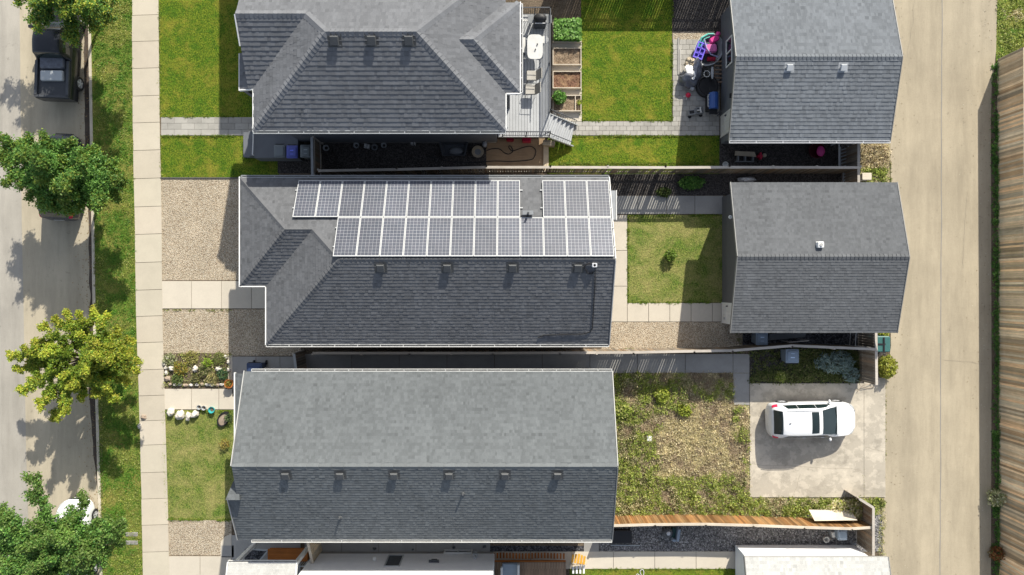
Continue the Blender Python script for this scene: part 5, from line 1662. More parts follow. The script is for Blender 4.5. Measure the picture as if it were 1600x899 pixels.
# ------------------------------------------------------------------ rocks, pots and flower bed in front of the third house
def rock(label, px, py, rx, ry, h, seed, mat='stone', name='rock', group='pale garden rocks', cat='rock', rz=0):
    o = at(px, py, h*.5)
    m = MB(); m.m = Matrix.Translation((o.x, o.y, h*.32)) @ Matrix.Rotation(rz, 4, 'Z'); m.blob((0, 0, 0), (rx, ry, h*.62), seed, .45, 12, 1.0)
    return tag(m.build(name, M[mat], smooth=True), label, cat, group)
rock('round pale rock nearest the pavement on the lower front lawn', 266, 644, .19, .22, .32, 1)
rock('big blocky pale rock, second from the pavement on the lower front lawn', 280, 649, .22, .24, .36, 2)
rock('narrow upright pale rock between two wider ones on the lower front lawn', 293.5, 651, .13, .23, .3, 3)
rock('wide pale rock next to the small grey pots', 304, 648, .22, .18, .3, 4, rz=.4)
rock('small white rock at the edge of the pavement by the boulevard', 218, 666, .12, .15, .14, 5)
rock('brown flat rock at the pavement edge beside a small white one', 224, 652, .15, .13, .16, 6, 'stone_b', group='brown stones')
rock('pale rock among flowers in the middle of the flower bed', 304.5, 577, .13, .17, .28, 7)
rock('large pale rock at the right half of the flower bed', 341, 577, .17, .15, .26, 8)
rock('square pale rock at the left side of the flower bed', 267.5, 576, .13, .13, .25, 9)
rock('reddish brown flat rock in the lower left corner of the flower bed', 261, 592, .17, .15, .15, 10, 'stone_b', group='brown stones')
k = 0
r2 = random.Random(4)
labs = []
edge_pts = [(260.5, 560, 'upper left corner'), (256, 568, 'left edge, upper'), (259, 575, 'left edge, middle'), (259.5, 583, 'left edge, lower')] 
for px, py, wh in edge_pts:
    rock(f'small pale edging stone of the flower bed, {wh}', px, py, .10, .12, .16, 20+k, group='edging stones of the flower bed', name='edging_stone'); k += 1
names = ['first', 'second', 'third', 'fourth', 'fifth', 'sixth', 'seventh', 'eighth', 'ninth', 'tenth', 'eleventh']
for i, px in enumerate((266, 273, 281, 289, 298, 307, 315.5, 324, 331, 340, 346)):
    rock(f'small edging stone along the foot of the flower bed, {names[i]} from the pavement side', px, 601.5+r2.uniform(-1, 1), r2.uniform(.10, .15), .08, .15, 30+i, 'stone' if i % 3 else 'stone_b', group='edging stones of the flower bed', name='edging_stone')
for i, (px, py) in enumerate(((352, 558), (357, 566), (357.5, 578))):
    rock(f'pale edging stone at the house side of the flower bed, {names[i]} from the gravel', px, py, .11, .12, .18, 50+i, group='edging stones of the flower bed', name='edging_stone')
bedp = [('orange flowering clump beside the square pale rock', 285, 574, .42, .4, [(.42, .26, .05), (.2, .25, .05), (.36, .32, .06)], 71), ('bright lime mound in the flower bed', 326, 566, .28, .35, [(.26, .40, .04), (.32, .44, .06)], 72),
        ('green plant at the upper right of the flower bed', 345, 560, .36, .4, [(.16, .2, .05), (.24, .26, .09)], 73), ('dark green plant by the terracotta pot', 350, 585, .32, .35, [(.05, .12, .06), (.09, .16, .06)], 74),
        ('leafy green plant in the lower left of the flower bed', 279, 592, .34, .35, [(.1, .16, .04), (.2, .26, .08)], 75), ('mixed green plant right of the middle rock in the flower bed', 322, 578, .36, .35, [(.1, .15, .04), (.26, .28, .1), (.34, .3, .16)], 76),
        ('pale leaved plant in the upper left corner of the flower bed', 267, 562, .38, .3, [(.34, .36, .2), (.2, .26, .08), (.46, .46, .3)], 77), ('straw coloured grass in the lower right of the flower bed', 333, 592, .36, .3, [(.5, .42, .2), (.4, .38, .16), (.26, .26, .1)], 78),
        ('low yellow green plant at the top edge of the flower bed', 300, 558, .4, .2, [(.3, .3, .08), (.4, .36, .14)], 79), ('brown seed heads in the middle of the flower bed', 308, 591, .25, .3, [(.22, .2, .08), (.12, .14, .05)], 80)]
for lab, px, py, r_, h_, cc, sd in bedp:
    plant('flower_clump', lab, 'plant', px, py, r_, h_, cc, sd, int(900*r_), (.03, .065), 1.9, .35, group='plants in the flower bed')
tufts('bed_leaves', [(255, 553), (361, 551), (360, 603), (256, 604)], 330, (.02, .16), .05, WEEDG + STRAW[:1], 85, per=9, leaf=(.02, .05), elong=2, label='small leaves filling the flower bed')
def pot(name, label, px, py, r, h, mat, inner='dirt', cat='pot', group=None, plantcol=None, z=0.0):
    o = at(px, py, h+z); th = thing(name, (o.x, o.y, z), label, cat, group)
    m = MB(); m.lathe([(r*.65, 0), (r*.85, h*.5), (r, h), (r*1.04, h), (r*1.04, h-.03), (r*.86, h-.015), (r*.82, h-.09)], 0, 0, 22); m.build('pot_body', M[mat], th, world=False, smooth=False)
    m = MB(); m.lathe([(r*.83, h-.10), (.001, h-.07)], 0, 0, 16); m.build('soil', M[inner], th, world=False)
    if plantcol:
        rng = np.random.default_rng(int(px)); P = rng.normal(size=(120, 3))*np.array([r*.4, r*.4, r*.25])+np.array([o.x, o.y, z+h+.03])
        lv = Leaves(int(px)); lv.cloud(P, (.03, .06), colmix(rng, plantcol, 120), .3); lv.build('foliage', M['leaf'], th)
    return th
pot('flower_pot', 'terracotta orange pot at the lower right corner of the flower bed', 357, 600, .23, .42, 'orange', plantcol=[(.3, .2, .04), (.2, .25, .05)])
pot('flower_pot', 'small pale grey pot beside the wide pale rock', 310.5, 637, .12, .2, 'lgrey', group='small grey pots')
pot('flower_pot', 'small grey pot between another grey pot and the turquoise pot', 318, 638, .12, .2, 'lgrey', group='small grey pots')
pot('flower_pot', 'turquoise glazed pot on the edge of the lower front lawn', 330, 641, .17, .24, 'turq')
o = at(349, 655, .1); th = thing('planter_ring', (o.x, o.y, 0), 'black edged oval planter with soil on the lower front lawn', 'planter')
m = MB(); m.m = Matrix.Rotation(math.radians(-28), 4, 'Z'); m.lathe([(.38, 0), (.38, .16), (.32, .16), (.32, .02)], 0, 0, 26, sx=.75, sy=1.15); m.build('rim', M['black'], th, world=False)
m = MB(); m.m = Matrix.Rotation(math.radians(-28), 4, 'Z'); m.lathe([(.32, .08), (.001, .11)], 0, 0, 22, sx=.75, sy=1.15); m.build('soil', M['stone_b'], th, world=False)
plant('flower_clump', 'orange tinted small plant at the right edge of the lower front lawn', 'plant', 353, 692, .3, .4, [(.5, .34, .08), (.3, .3, .08)], 90, 260, (.03, .06))
plant('flower_clump', 'dark green plant by the wall beyond the black edged planter', 'plant', 360, 652, .25, .4, [(.06, .12, .04), (.1, .16, .05)], 91, 200, (.03, .06))
# ------------------------------------------------------------------ deck of the first house
dz = 1.25
def D(px, py, z=dz): return at(px, py, z)
a = D(778, 214); b = D(860, 22)
th = thing('deck', (a.x, a.y, 0), 'grey boarded raised deck with black railing at the end of the top house', 'deck')
m = MB(); x = a.x; i = 0
while x < b.x-.02:
    w_ = min(.155, b.x-x); t_ = R.uniform(.93, 1.05)
    m.box(x+.006, x+w_-.006, a.y, b.y, dz-.03, dz, t_); x += w_; i += 1
m.build('deck_boards', M['deck_grey'], th)
m = MB(); m.box(a.x, b.x, a.y, a.y+.04, dz-.22, dz-.032); m.box(b.x-.04, b.x, a.y+.04, b.y, dz-.22, dz-.032); m.box(a.x+.04, b.x-.04, a.y+.04, b.y-.04, dz-.14, dz-.1, .4); m.build('deck_frame', M['lgrey'], th)
for px in (790, 856):
    for py in (210, 120, 30):
        m = MB(); q = D(px, py, .5); m.box(q.x-.06, q.x+.06, q.y-.06, q.y+.06, 0, dz-.2); m.build('post', M['dgrey'], th)
def railing(th, p, q, z, h=.95, mat='dgrey', sp=.11, name='railing'):
    p = Vector((p[0], p[1], z)); q = Vector((q[0], q[1], z)); m = MB()
    m.bar(p+Vector((0, 0, h)), q+Vector((0, 0, h)), .05, .035); m.bar(p+Vector((0, 0, .1)), q+Vector((0, 0, .1)), .035, .03)
    L = (q-p).length; n = int(L/sp)
    for i in range(n+1):
        c = p.lerp(q, i/max(n, 1)); m.box(c.x-.009, c.x+.009, c.y-.009, c.y+.009, z+.1, z+h)
    for i in range(3):
        c = p.lerp(q, i/2); m.box(c.x-.028, c.x+.028, c.y-.028, c.y+.028, z, z+h+.02)
    return m.build(name, M[mat], th)
railing(th, (a.x+.25, a.y+.05), (b.x-.05, a.y+.05), dz)
railing(th, (b.x-.05, a.y+1.25), (b.x-.05, b.y-.05), dz)
railing(th, (b.x-.05, b.y-.05), (at(812, 22, dz).x, b.y-.05), dz)
# stairs at an angle
s0 = at(872, 203, .6)
st = thing('staircase', (s0.x, s0.y, 0), 'grey steps with black handrails from the raised deck to the paver walk', 'stairs', rz=math.radians(-12))
m = MB()
for i in range(6):
    z = dz - .19*(i+.6); m.box(-.52+.24*i-.1, -.52+.24*(i+1)-.1, -.55, .55, z-.04, z, 1+.04*(i % 2))
m.build('steps', M['deck_grey'], st, world=False)
m = MB()
for s in (1, -1): m.bar((-.62, s*.58, dz-.1), (.95, s*.58, .08), .05, .22)
m.build('stringer', M['lgrey'], st, world=False)
for s in (1, -1):
    m = MB(); m.tube([(-.62, s*.58, dz+.85), (.85, s*.58, 1.05)], .022, 6)
    for i in range(13):
        t_ = i/12; x_ = -.62+1.47*t_; m.tube([(x_, s*.58, dz-.1-1.1*t_), (x_, s*.58, dz+.85-1.05*t_)], .009, 4)
    m.build('handrail', M['dgrey'], st, world=False)
def obox_thing(name, label, cat, px, py, z, parts, rz=0, group=None, base=0.0):
    o = at(px, py, z); th = thing(name, (o.x, o.y, base), label, cat, group, rz)
    for pn, mat, shapes in parts:
        m = MB()
        for s in shapes:
            if s[0] == 'b': m.box(*s[1:7], s[7] if len(s) > 7 else 1.0, s[8] if len(s) > 8 else 0)
            elif s[0] == 't': m.tube(s[1], s[2], 8, s[3] if len(s) > 3 else 1.0)
            elif s[0] == 'l': m.lathe(s[1], s[2], s[3], 20, s[4] if len(s) > 4 else 1.0, *(s[5:7] if len(s) > 5 else ()))
            elif s[0] == 'o': m.blob(s[1], s[2], s[3], s[4], 10, s[5] if len(s) > 5 else 1.0)
        m.build(pn, M[mat], th, world=False)
    return th
# patio table: rounded rectangular top
th = thing('patio_table', (at(836, 73, 2.0).x, at(836, 73, 2.0).y, dz), 'pale rounded patio table on the raised deck', 'table')
def superell(a_, b_, n=36, p=4.5): 
    return [(a_*abs(math.cos(t))**(2/p)*(1 if math.cos(t) >= 0 else -1), b_*abs(math.sin(t))**(2/p)*(1 if math.sin(t) >= 0 else -1)) for t in [2*math.pi*i/n for i in range(n)]]
m = MB(); m.prism(superell(.40, .63), .70, .735); m.build('table_top', M['offwhite'], th, world=False)
for sx in (-1, 1):
    for sy in (-1, 1):
        m = MB(); m.tube([(sx*.3, sy*.5, .7), (sx*.34, sy*.55, 0)], .02, 6); m.build('leg', M['alu'], th, world=False)
for k_, (dx, dy) in enumerate(((.02, -.15), (.12, .12))):
    o = at(836, 73, 2.0)
    m = MB(); m.lathe([(.03, dz+.735), (.035, dz+.80), (.02, dz+.82)], o.x+dx, o.y+dy, 12); tag(m.build('cup', M['dgrey']), ['small dark cup near the middle of the pale patio table', 'small dark cup further up on the pale patio table'][k_], 'cup')
def deck_chair(px, py, label, rz):
    o = at(px, py, dz+.6); th = thing('patio_chair', (o.x, o.y, dz), label, 'chair', 'patio chairs on the raised deck', rz)
    m = MB(); m.box(-.26, .26, -.26, .26, .40, .45, 1, .03); m.build('seat', M['beige'], th, world=False)
    m = MB(); m.hexa([(.22, -.26, .45), (.27, -.26, .43), (.27, .26, .43), (.22, .26, .45)], [(.48, -.26, .95), (.52, -.26, .93), (.52, .26, .93), (.48, .26, .95)], .75); m.build('backrest', M['beige'], th, world=False)
    for sx in (-1, 1):
        for sy in (-1, 1):
            m = MB(); m.tube([(sx*.22, sy*.24, .42), (sx*.25, sy*.26, 0)], .014, 6); m.build('leg', M['dgrey'], th, world=False)
    for sy in (-1, 1):
        m = MB(); m.tube([(-.26, sy*.28, 0), (-.24, sy*.28, .62), (.3, sy*.28, .64)], .014, 6); m.build('armrest', M['dgrey'], th, world=False)
deck_chair(831, 117, 'beige patio chair on the raised deck, nearer the pale table', 0)
deck_chair(829, 139, 'beige patio chair on the raised deck, farther from the pale table', 0)
obox_thing('side_stool', 'round white stool between the pale patio table and the deck railing', 'stool', 851, 62, dz+.5, [('seat', 'offwhite', [('l', [(.02, .46), (.20, .46), (.20, .50), (.001, .505)], 0, 0)]), ('leg', 'alu', [('t', [(0, 0, 0), (0, 0, .46)], .03)])], base=dz)
obox_thing('bench', 'narrow white bench between the pale table and the house end', 'bench', 818, 70, dz+.45, [('seat', 'offwhite', [('b', -.10, .10, -.40, .40, .38, .43, 1, .02)]), ('leg', 'dgrey', [('b', -.09, .09, -.36, -.32, 0, .38), ('b', -.09, .09, .32, .36, 0, .38)])], base=dz)
obox_thing('barbecue', 'black barbecue in the upper corner of the raised deck', 'barbecue', 844, 28, dz+1.0, [('hood', 'black', [('o', (0, 0, .95), (.34, .24, .22), 2, .05)]), ('cart', 'dgrey', [('b', -.3, .3, -.22, .22, .1, .82)]), ('side_shelf', 'mgrey', [('b', -.62, -.32, -.2, .2, .8, .84), ('b', .32, .6, -.2, .2, .8, .84)]), ('handle', 'alu', [('t', [(-.26, -.27, .98), (.26, -.27, .98)], .018, 1.3)])], base=dz)
m = MB(); q0 = at(812, 37.5, dz+.02); m.box(q0.x, at(836, 37, dz).x, q0.y-.05, q0.y+.05, dz+.45, dz+.5); m.box(q0.x+.1, q0.x+.15, q0.y-.04, q0.y+.04, dz, dz+.45); m.box(q0.x+.5, q0.x+.55, q0.y-.04, q0.y+.04, dz, dz+.45); tag(m.build('plank_bench', M['offwhite']), 'thin white plank bench across the upper end of the deck', 'bench')
# bits below the deck edge
obox_thing('cushion', 'red cushion lying below the lower deck railing', 'cushion', 823, 217, .5, [('cover', 'red', [('b', -.24, .24, -.14, .14, 0, .4, .6, .05)])])
obox_thing('cushion', 'darker red bundle below the deck railing beside the brighter one', 'cushion', 797, 217, .5, [('cover', 'red', [('b', -.2, .2, -.08, .08, 0, .35, .35, .05)])])
obox_thing('firewood_box', 'tan wooden box under the foot of the deck steps', 'box', 858, 223, .5, [('box_body', 'tan', [('b', -.32, .32, -.14, .14, 0, .45, .8, .03)]), ('lid', 'wood_new', [('b', -.34, .2, -.16, .02, .45, .48, .8)])], rz=-.1)

# raised planting beds
def raised_bed(label, y0, y1, soil, mat_soil, cols=None, x0=863.5, x1=908.5, seed=1, n=0, h=.28, extra=None):
    A = at(x0, y1, h); B = at(x1, y0, h)
    th = thing('raised_bed', ((A.x+B.x)/2, (A.y+B.y)/2, 0), label, 'planting bed', 'raised beds beside the deck')
    m = MB(); t_ = .045
    m.box(A.x, B.x, A.y, A.y+t_, 0, h); m.box(A.x, B.x, B.y-t_, B.y, 0, h); m.box(A.x, A.x+t_, A.y+t_, B.y-t_, 0, h); m.box(B.x-t_, B.x, A.y+t_, B.y-t_, 0, h)
    if extra: xx = at(extra, y0, h).x; m.box(xx-.02, xx+.02, A.y+t_, B.y-t_, 0, h-.01)
    m.build('frame', M['board'], th)
    m = MB(); nx, ny = 18, 12; vs = []; fs = []
    for j in range(ny+1):
        for i in range(nx+1):
            x = A.x+t_+(B.x-A.x-2*t_)*i/nx; y = A.y+t_+(B.y-A.y-2*t_)*j/ny
            vs.append((x, y, h-.10+.05*mnoise.noise(Vector((x*4, y*4, seed)))))
    for j in range(ny):
        for i in range(nx): a_ = j*(nx+1)+i; fs.append([a_, a_+1, a_+nx+2, a_+nx+1])
    m.add(vs, fs); m.build('soil', M[mat_soil], th)
    if n:
        rng = np.random.default_rng(seed)
        P = np.stack([rng.uniform(A.x+.05, B.x-.05, n), rng.uniform(A.y+.05, B.y-.05, n), rng.uniform(h-.05, h+.38, n)], 1)
        lv = Leaves(seed); lv.cloud(P, (.08, .15), colmix(rng, cols, n, .2), .65, 1.25); lv.build('foliage', M['leaf'], th)
    return th
M['soil_bed'] = m_lawn('bed_soil', (.16, .11, .07), (.30, .22, .15), (.36, .28, .2), (.42, .33, .24))
M['soil_bed2'] = m_lawn('bed_soil_red', (.11, .06, .04), (.24, .13, .09), (.30, .18, .12), (.42, .28, .16))
raised_bed('raised bed full of bright green leaves beside the deck', 31, 66, 1, 'soil_bed', [(.16, .34, .06), (.10, .24, .04), (.24, .42, .10)], seed=3, n=1500)
raised_bed('raised bed with bare tan soil, second from the leafy end', 74.5, 101.5, 1, 'soil_bed', seed=4)
raised_bed('raised bed with reddish brown mulch and bare soil', 111, 138, 1, 'soil_bed2', seed=5)
raised_bed('raised bed divided by a board and half filled by a bush', 148.5, 174, 1, 'soil_bed', seed=6, extra=899)
slabs('bed_strip', [(862, 66, 909, 74.5), (862, 101.5, 909, 111), (862, 138, 909, 148.5), (862, 174, 909, 190)], M['walk'], .05, .1)
plant('bed_bush', 'round bright green bush at the deck end of the divided raised bed', 'bush', 873, 156, .36, .75, [(.14, .32, .06), (.09, .22, .04), (.2, .36, .08)], 92, 520, (.06, .11))
plant('bed_weeds', 'small yellow green plants at the far end of the divided raised bed', 'plant', 905, 162, .16, .4, [(.3, .36, .05)], 93, 120, (.04, .07))
for i, px in enumerate((865, 876)):
    rock(['round white rock at the deck side above the steps', 'round pinkish rock above the steps beside the white one'][i], px, 177, .14, .13, .22, 60+i, group='rocks by the deck steps')
tufts('bed_pebbles', [(888, 184), (907, 184), (907, 189), (888, 189)], 30, (.01, .03), .03, [(.05, .05, .05)], 95, per=5, label='dark pebbles beside the paver walk')

# ------------------------------------------------------------------ side yard of the first house
pots_ = [(497.5, 224, .10, .25, 'offwhite', 'small white pot nearest the thin fence panel in the side yard'), (509, 231, .16, .3, 'lgrey', 'ring shaped grey pot in the side yard near the thin fence panel'), (556.5, 227, .15, .25, 'lgrey', 'flat grey pot lid in the side yard, alone by the wall'),
         (585, 230, .17, .3, 'mgrey', 'open grey pot with pale rim beside the two white cartons'), (599.5, 227, .14, .3, 'lgrey', 'pale pot on the house wall side right of the cartons')]
for px, py, r_, h_, mt, lab in pots_: pot('flower_pot', lab, px, py, r_, h_, mt, 'rubber', group='pots in the shaded side yard')
obox_thing('carton', 'pair of white cartons beside the open grey pot', 'carton', 573, 228, .3, [('box_body', 'offwhite', [('b', -.15, -.01, -.12, .12, 0, .28, .8), ('b', .01, .14, -.13, .10, 0, .26, .8)])], rz=-.15)
obox_thing('tap_box', 'small white box pair on the ledge of the side yard wall', 'box', 645, 222, .5, [('box_body', 'offwhite', [('b', -.13, -.01, -.1, .1, 0, .4, .8), ('b', .05, .10, -.12, .1, 0, .42, .8)])])
m = MB(); A = at(505, 221, .3); B = at(757, 221, .3); m.bar((A.x, A.y, .3), (B.x, B.y, .3), .06, .06); 
for i in range(6):
    x = A.x+(B.x-A.x)*i/5; m.box(x-.03, x+.03, A.y-.03, A.y+.03, 0, .27)
tag(m.build('timber_ledge', M['mgrey']), 'thin grey timber ledge along the side wall of the top house', 'ledge')
m = MB()
for px in (495, 501.5):
    A = at(px, 240, .05); B = at(px+.5, 264, .05); m.bar(A, B, .06, .06)
tag(m.build('timber_planks', M['tan']), 'two thin planks on the ground beside the thin fence panel', 'plank')
th = thing('pond_tub', (at(709, 233, .3).x, at(709, 233, .3).y, 0), 'large black plastic tub in the side yard beside the round basin', 'tub')
def trap(z, s, w0=.78, w1=.62, d=.38): return [(-w1*s, -d*s, z), (w1*s, -d*s, z), (w0*s, d*s, z), (-w0*s, d*s, z)]
m = MB()
m.add(trap(.0, .80)+trap(.36, 1.0)+trap(.36, .93)+trap(.06, .72), [[3, 2, 1, 0], [0, 1, 5, 4], [1, 2, 6, 5], [2, 3, 7, 6], [3, 0, 4, 7], [4, 5, 9, 8], [5, 6, 10, 9], [6, 7, 11, 10], [7, 4, 8, 11], [8, 9, 13, 12], [9, 10, 14, 13], [10, 11, 15, 14], [11, 8, 12, 15], [12, 13, 14, 15]])
m.build('tub_body', M['dgrey'], th, world=False)
m = MB(); m.blob((.12, -.08, .12), (.42, .2, .12), 3, .25, 8); m.build('inner_lid', M['mgrey'], th, world=False, smooth=True)
pot('round_basin', 'round tan basin with a grey fitting beside the large black tub', 746.5, 237, .31, .35, 'tan', 'mgrey', 'basin')
obox_thing('hose_reel', 'grey hose reel on the wall above the round basin', 'hose reel', 757.5, 225, .6, [('drum', 'mgrey', [('o', (0, 0, .5), (.13, .16, .14), 3, .2, 1.6)]), ('stand', 'dgrey', [('b', -.1, .1, -.1, .1, 0, .4)])])
m = MB(); pts = [(760, 236), (768, 233), (780, 233), (788, 239), (795, 241), (801, 237), (799, 230), (796, 228), (795, 231), (800, 236), (808, 234), (820, 230), (830, 229), (837, 235), (835, 245), (828, 250), (800, 252.5), (770, 252), (740, 254), (700, 252), (685, 247), (670, 246)]
P = [at(x, y, .04) for x, y in pts]
def smooth_path(P, n=5):
    out = []
    for i in range(len(P)-1):
        p0, p1, p2, p3 = P[max(i-1, 0)], P[i], P[i+1], P[min(i+2, len(P)-1)]
        for k in range(n):
            t = k/n
            out.append(.5*((2*p1)+(p2-p0)*t+(2*p0-5*p1+4*p2-p3)*t*t+(3*p1-p0-3*p2+p3)*t**3))
    return out+[P[-1]]
m.tube(smooth_path(P), .022, 6); tag(m.build('garden_hose', M['black']), 'black garden hose looped over the brown ground of the side yard', 'hose')

# ------------------------------------------------------------------ patio clutter by the first garage
th = thing('play_set', (at(1109, 76, .5).x, at(1109, 76, .5).y, 0), 'round grey tub heaped with pink and purple plastic play parts by the garage', 'toys')
m = MB(); m.m = Matrix.Rotation(-.5, 4, 'Z'); m.lathe([(.6, 0), (.78, .35), (.83, .35), (.78, .30), (.62, .06)], 0, 0, 30, sx=.92, sy=1.1); m.build('tub_body', M['lgrey'], th, world=False)
m = MB(); m.m = Matrix.Rotation(-.5, 4, 'Z'); m.lathe([(.60, .1), (.001, .13)], 0, 0, 20, sx=.92, sy=1.1); m.build('tub_floor', M['dgrey'], th, world=False)
m = MB(); m.m = Matrix.Translation((.05, .02, .45)) @ Matrix.Rotation(.12, 4, 'Z'); m.box(-.32, .34, -.24, .22, -.1, .12, 1, .08); m.build('pink_seat', M['pink_l'], th, world=False)
m = MB(); m.m = Matrix.Translation((.22, .48, .5)) @ Matrix.Rotation(.5, 4, 'Z'); m.box(-.24, .28, -.16, .14, -.1, .1, 1, .07); m.blob((.32, .15, .05), (.13, .12, .12), 2, .2, 8, 1.2); m.build('pink_slide', M['pink'], th, world=False)
m = MB(); m.m = Matrix.Translation((-.52, -.12, .5)) @ Matrix.Rotation(-.35, 4, 'Z')
for (x0, x1, y0, y1) in ((-.26, -.2, -.45, .45), (.2, .26, -.45, .45), (-.2, .2, -.45, -.38), (-.2, .2, .38, .45), (-.2, .2, -.2, -.15), (-.2, .2, .1, .15), (-.03, .02, -.38, .38)): m.box(x0, x1, y0, y1, -.05, .05)
m.box(-.2, .2, -.35, .35, -.07, -.04, .45); m.build('purple_panel', M['purple'], th, world=False)
m = MB(); m.tube([(-.62, .1, .45), (-.45, .55, .55), (-.1, .75, .55), (.2, .78, .5)], .05, 8); m.tube([(-.5, .1, .5), (-.3, .5, .52), (.0, .62, .5)], .03, 8); m.build('teal_hoop', M['teal'], th, world=False)
m = MB(); m.tube([(-.3, .45, .55), (-.2, .0, .58), (.05, -.35, .58), (.45, -.45, .5)], .035, 8, (.6, .6, 1.0)); m.build('lilac_tube', M['offwhite'], th, world=False)
m = MB(); m.box(-.1, .35, -.62, -.4, .3, .42, .6, .04); m.build('red_base', M['red'], th, world=False)
th = thing('covered_heap', (at(1080, 112, .5).x, at(1080, 112, .5).y, 0), 'heap under grey tarpaulin with white rags on top beside the play parts', 'heap')
m = MB(); m.blob((-.05, -.35, .25), (.50, .42, .42), 11, .5, 14); m.blob((.28, .15, .3), (.34, .62, .42), 12, .5, 14, 1.4); m.build('tarpaulin', M['tarp'], th, world=False, smooth=True)
m = MB(); m.blob((-.12, .0, .62), (.15, .34, .08), 14, .8, 12, 1.2); m.blob((.05, -.2, .66), (.14, .2, .06), 15, .8, 10, 1.2); m.build('rag', M['white'], th, world=False)
m = MB(); m.blob((-.12, .42, .5), (.22, .26, .2), 16, .9, 12); m.blob((-.02, .55, .6), (.12, .12, .14), 17, .9, 10, 1.5); m.build('brush_pile', M['tan'], th, world=False)
o = at(1106, 134, .4); th = thing('round_spa', (o.x, o.y, 0), 'round black tub under the blackish chairs by the garage', 'tub')
m = MB(); m.lathe([(.52, 0), (.58, .1), (.58, .38), (.5, .42), (.44, .36), (.001, .35)], 0, 0, 32); m.build('tub_body', M['black'], th, world=False)
o = at(1109, 114, .9); th = thing('high_stool', (o.x, o.y, 0), 'small black trike with pale ring and grey seat near the garage window', 'tricycle')
m = MB(); 
ring = [(.16*math.cos(t)-.1, .16*math.sin(t), .72) for t in [i*math.pi/10 for i in range(21)]]; m.tube(ring, .02, 6); m.build('ring', M['offwhite'], th, world=False)
m = MB(); m.blob((.20, .06, .7), (.08, .34, .05), 5, .1, 10); m.build('seat', M['lgrey'], th, world=False, smooth=True)
m = MB(); m.tube([(-.1, 0, 0), (-.1, 0, .7)], .03); m.tube([(.2, .3, 0), (.2, .25, .66)], .025); m.tube([(.2, -.3, 0), (.2, -.2, .66)], .025); m.tube([(-.1, 0, .5), (.2, 0, .6)], .025); m.lathe([(.1, .25), (.16, .32), (.1, .4)], -.08, .32, 16); m.build('frame', M['black'], th, world=False)
th = thing('crate_rack', (at(1126, 109, .6).x, at(1126, 109, .6).y, 0), 'brown slatted rack leaning below the garage window', 'rack')
m = MB()
for i in range(6): m.box(-.24, .22, -.62+.22*i, -.54+.22*i, .28+.0*i, .34)
m.build('slat', M['wood_deck'], th, world=False)
m = MB(); m.box(-.24, -.2, -.65, .62, .2, .28); m.box(.18, .23, -.65, .62, .0, .5); m.build('frame', M['wood_deck'], th, world=False)
th = thing('barbecue', (at(1116, 157, 1.0).x, at(1116, 157, 1.0).y, 0), 'barbecue with a blue hood on the shaded patio by the garage door', 'barbecue', rz=-math.pi/2)
m = MB(); vs = []; fs = []
for i in range(9):
    a_ = math.pi*i/8
    for x in (-.42, .42): vs.append((x, -.25*math.cos(a_), .88+.26*math.sin(a_)))
for i in range(8): fs.append([i*2, i*2+1, i*2+3, i*2+2])
fs.append([i*2 for i in range(9)]); fs.append([i*2+1 for i in range(9)][::-1]); m.add(vs, fs); m.build('hood', M['bluebbq'], th, world=False)
m = MB(); m.box(-.40, .40, -.22, .22, .1, .88); m.box(-.72, -.44, -.22, .22, .82, .86); m.box(.44, .7, -.22, .22, .82, .86); m.build('cart', M['black'], th, world=False)
m = MB(); m.tube([(-.3, -.32, .98), (.3, -.32, .98)], .018); m.tube([(-.3, -.32, .98), (-.3, -.24, .98)], .012); m.tube([(.3, -.32, .98), (.3, -.24, .98)], .012); m.build('handle', M['alu'], th, world=False)
m = MB()
for i in range(4): m.lathe([(.03, -.05), (.025, 0)], 0, 0, 10)
for i in range(4): m.box(-.3+.18*i, -.24+.18*i, -.27, -.23, .78, .84)
m.build('knob', M['alu'], th, world=False)
obox_thing('toy_scooter', 'grey toy cart with white fittings lying on the shaded patio', 'toy cart', 1087, 174, .25, [('cart_body', 'mgrey', [('b', -.40, .0, -.18, .12, .05, .25, 1.2, .04), ('b', -.02, .42, -.18, .2, .05, .32, 1.0, .05)]), ('tray', 'black', [('b', -.34, -.08, -.1, .06, .25, .26), ('b', .05, .35, -.1, .12, .32, .33)]), ('fitting', 'offwhite', [('b', .2, .26, -.14, .16, .33, .42), ('b', .05, .2, -.02, .04, .33, .4)]), ('wheel', 'rubber', [('l', [(.1, 0), (.1, .05)], -.3, -.2), ('l', [(.1, 0), (.1, .05)], .3, -.2)])], rz=.12)
obox_thing('toy', 'small red ball shaped toy with two pale legs on the patio', 'toy', 1076, 148, .25, [('ball', 'red', [('o', (0, 0, .16), (.14, .14, .14), 1, .02)]), ('leg', 'offwhite', [('t', [(-.08, -.02, .1), (-.22, -.04, .03)], .03), ('t', [(-.04, -.08, .1), (-.08, -.22, .03)], .03)])])
obox_thing('drum', 'small pale grey lidded can on the patio beside the tarpaulin heap', 'can', 1082, 138, .25, [('can_body', 'lgrey', [('l', [(.12, 0), (.12, .22), (.10, .25)], 0, 0)]), ('lid', 'alu', [('b', -.07, .07, -.03, .03, .25, .27)])])
obox_thing('folding_tool', 'black folded garden tools leaning by the garage door', 'garden tools', 1127, 172, .4, [('tools', 'dgrey', [('t', [(-.2, -.15, .05), (.2, .12, .5)], .03, 1.4), ('t', [(-.1, -.22, .05), (.22, .0, .4)], .03), ('l', [(.12, .03), (.15, .1), (.1, .16)], .1, -.12)])])
obox_thing('long_board', 'thin grey plank lying on the pavers along the patio edge', 'plank', 1060, 88, .05, [('plank_body', 'walk_grey', [('b', -.04, .04, -1.0, 1.0, .035, .075, 1.0), ('b', .06, .12, -.95, .4, .035, .07, 1.4)])])

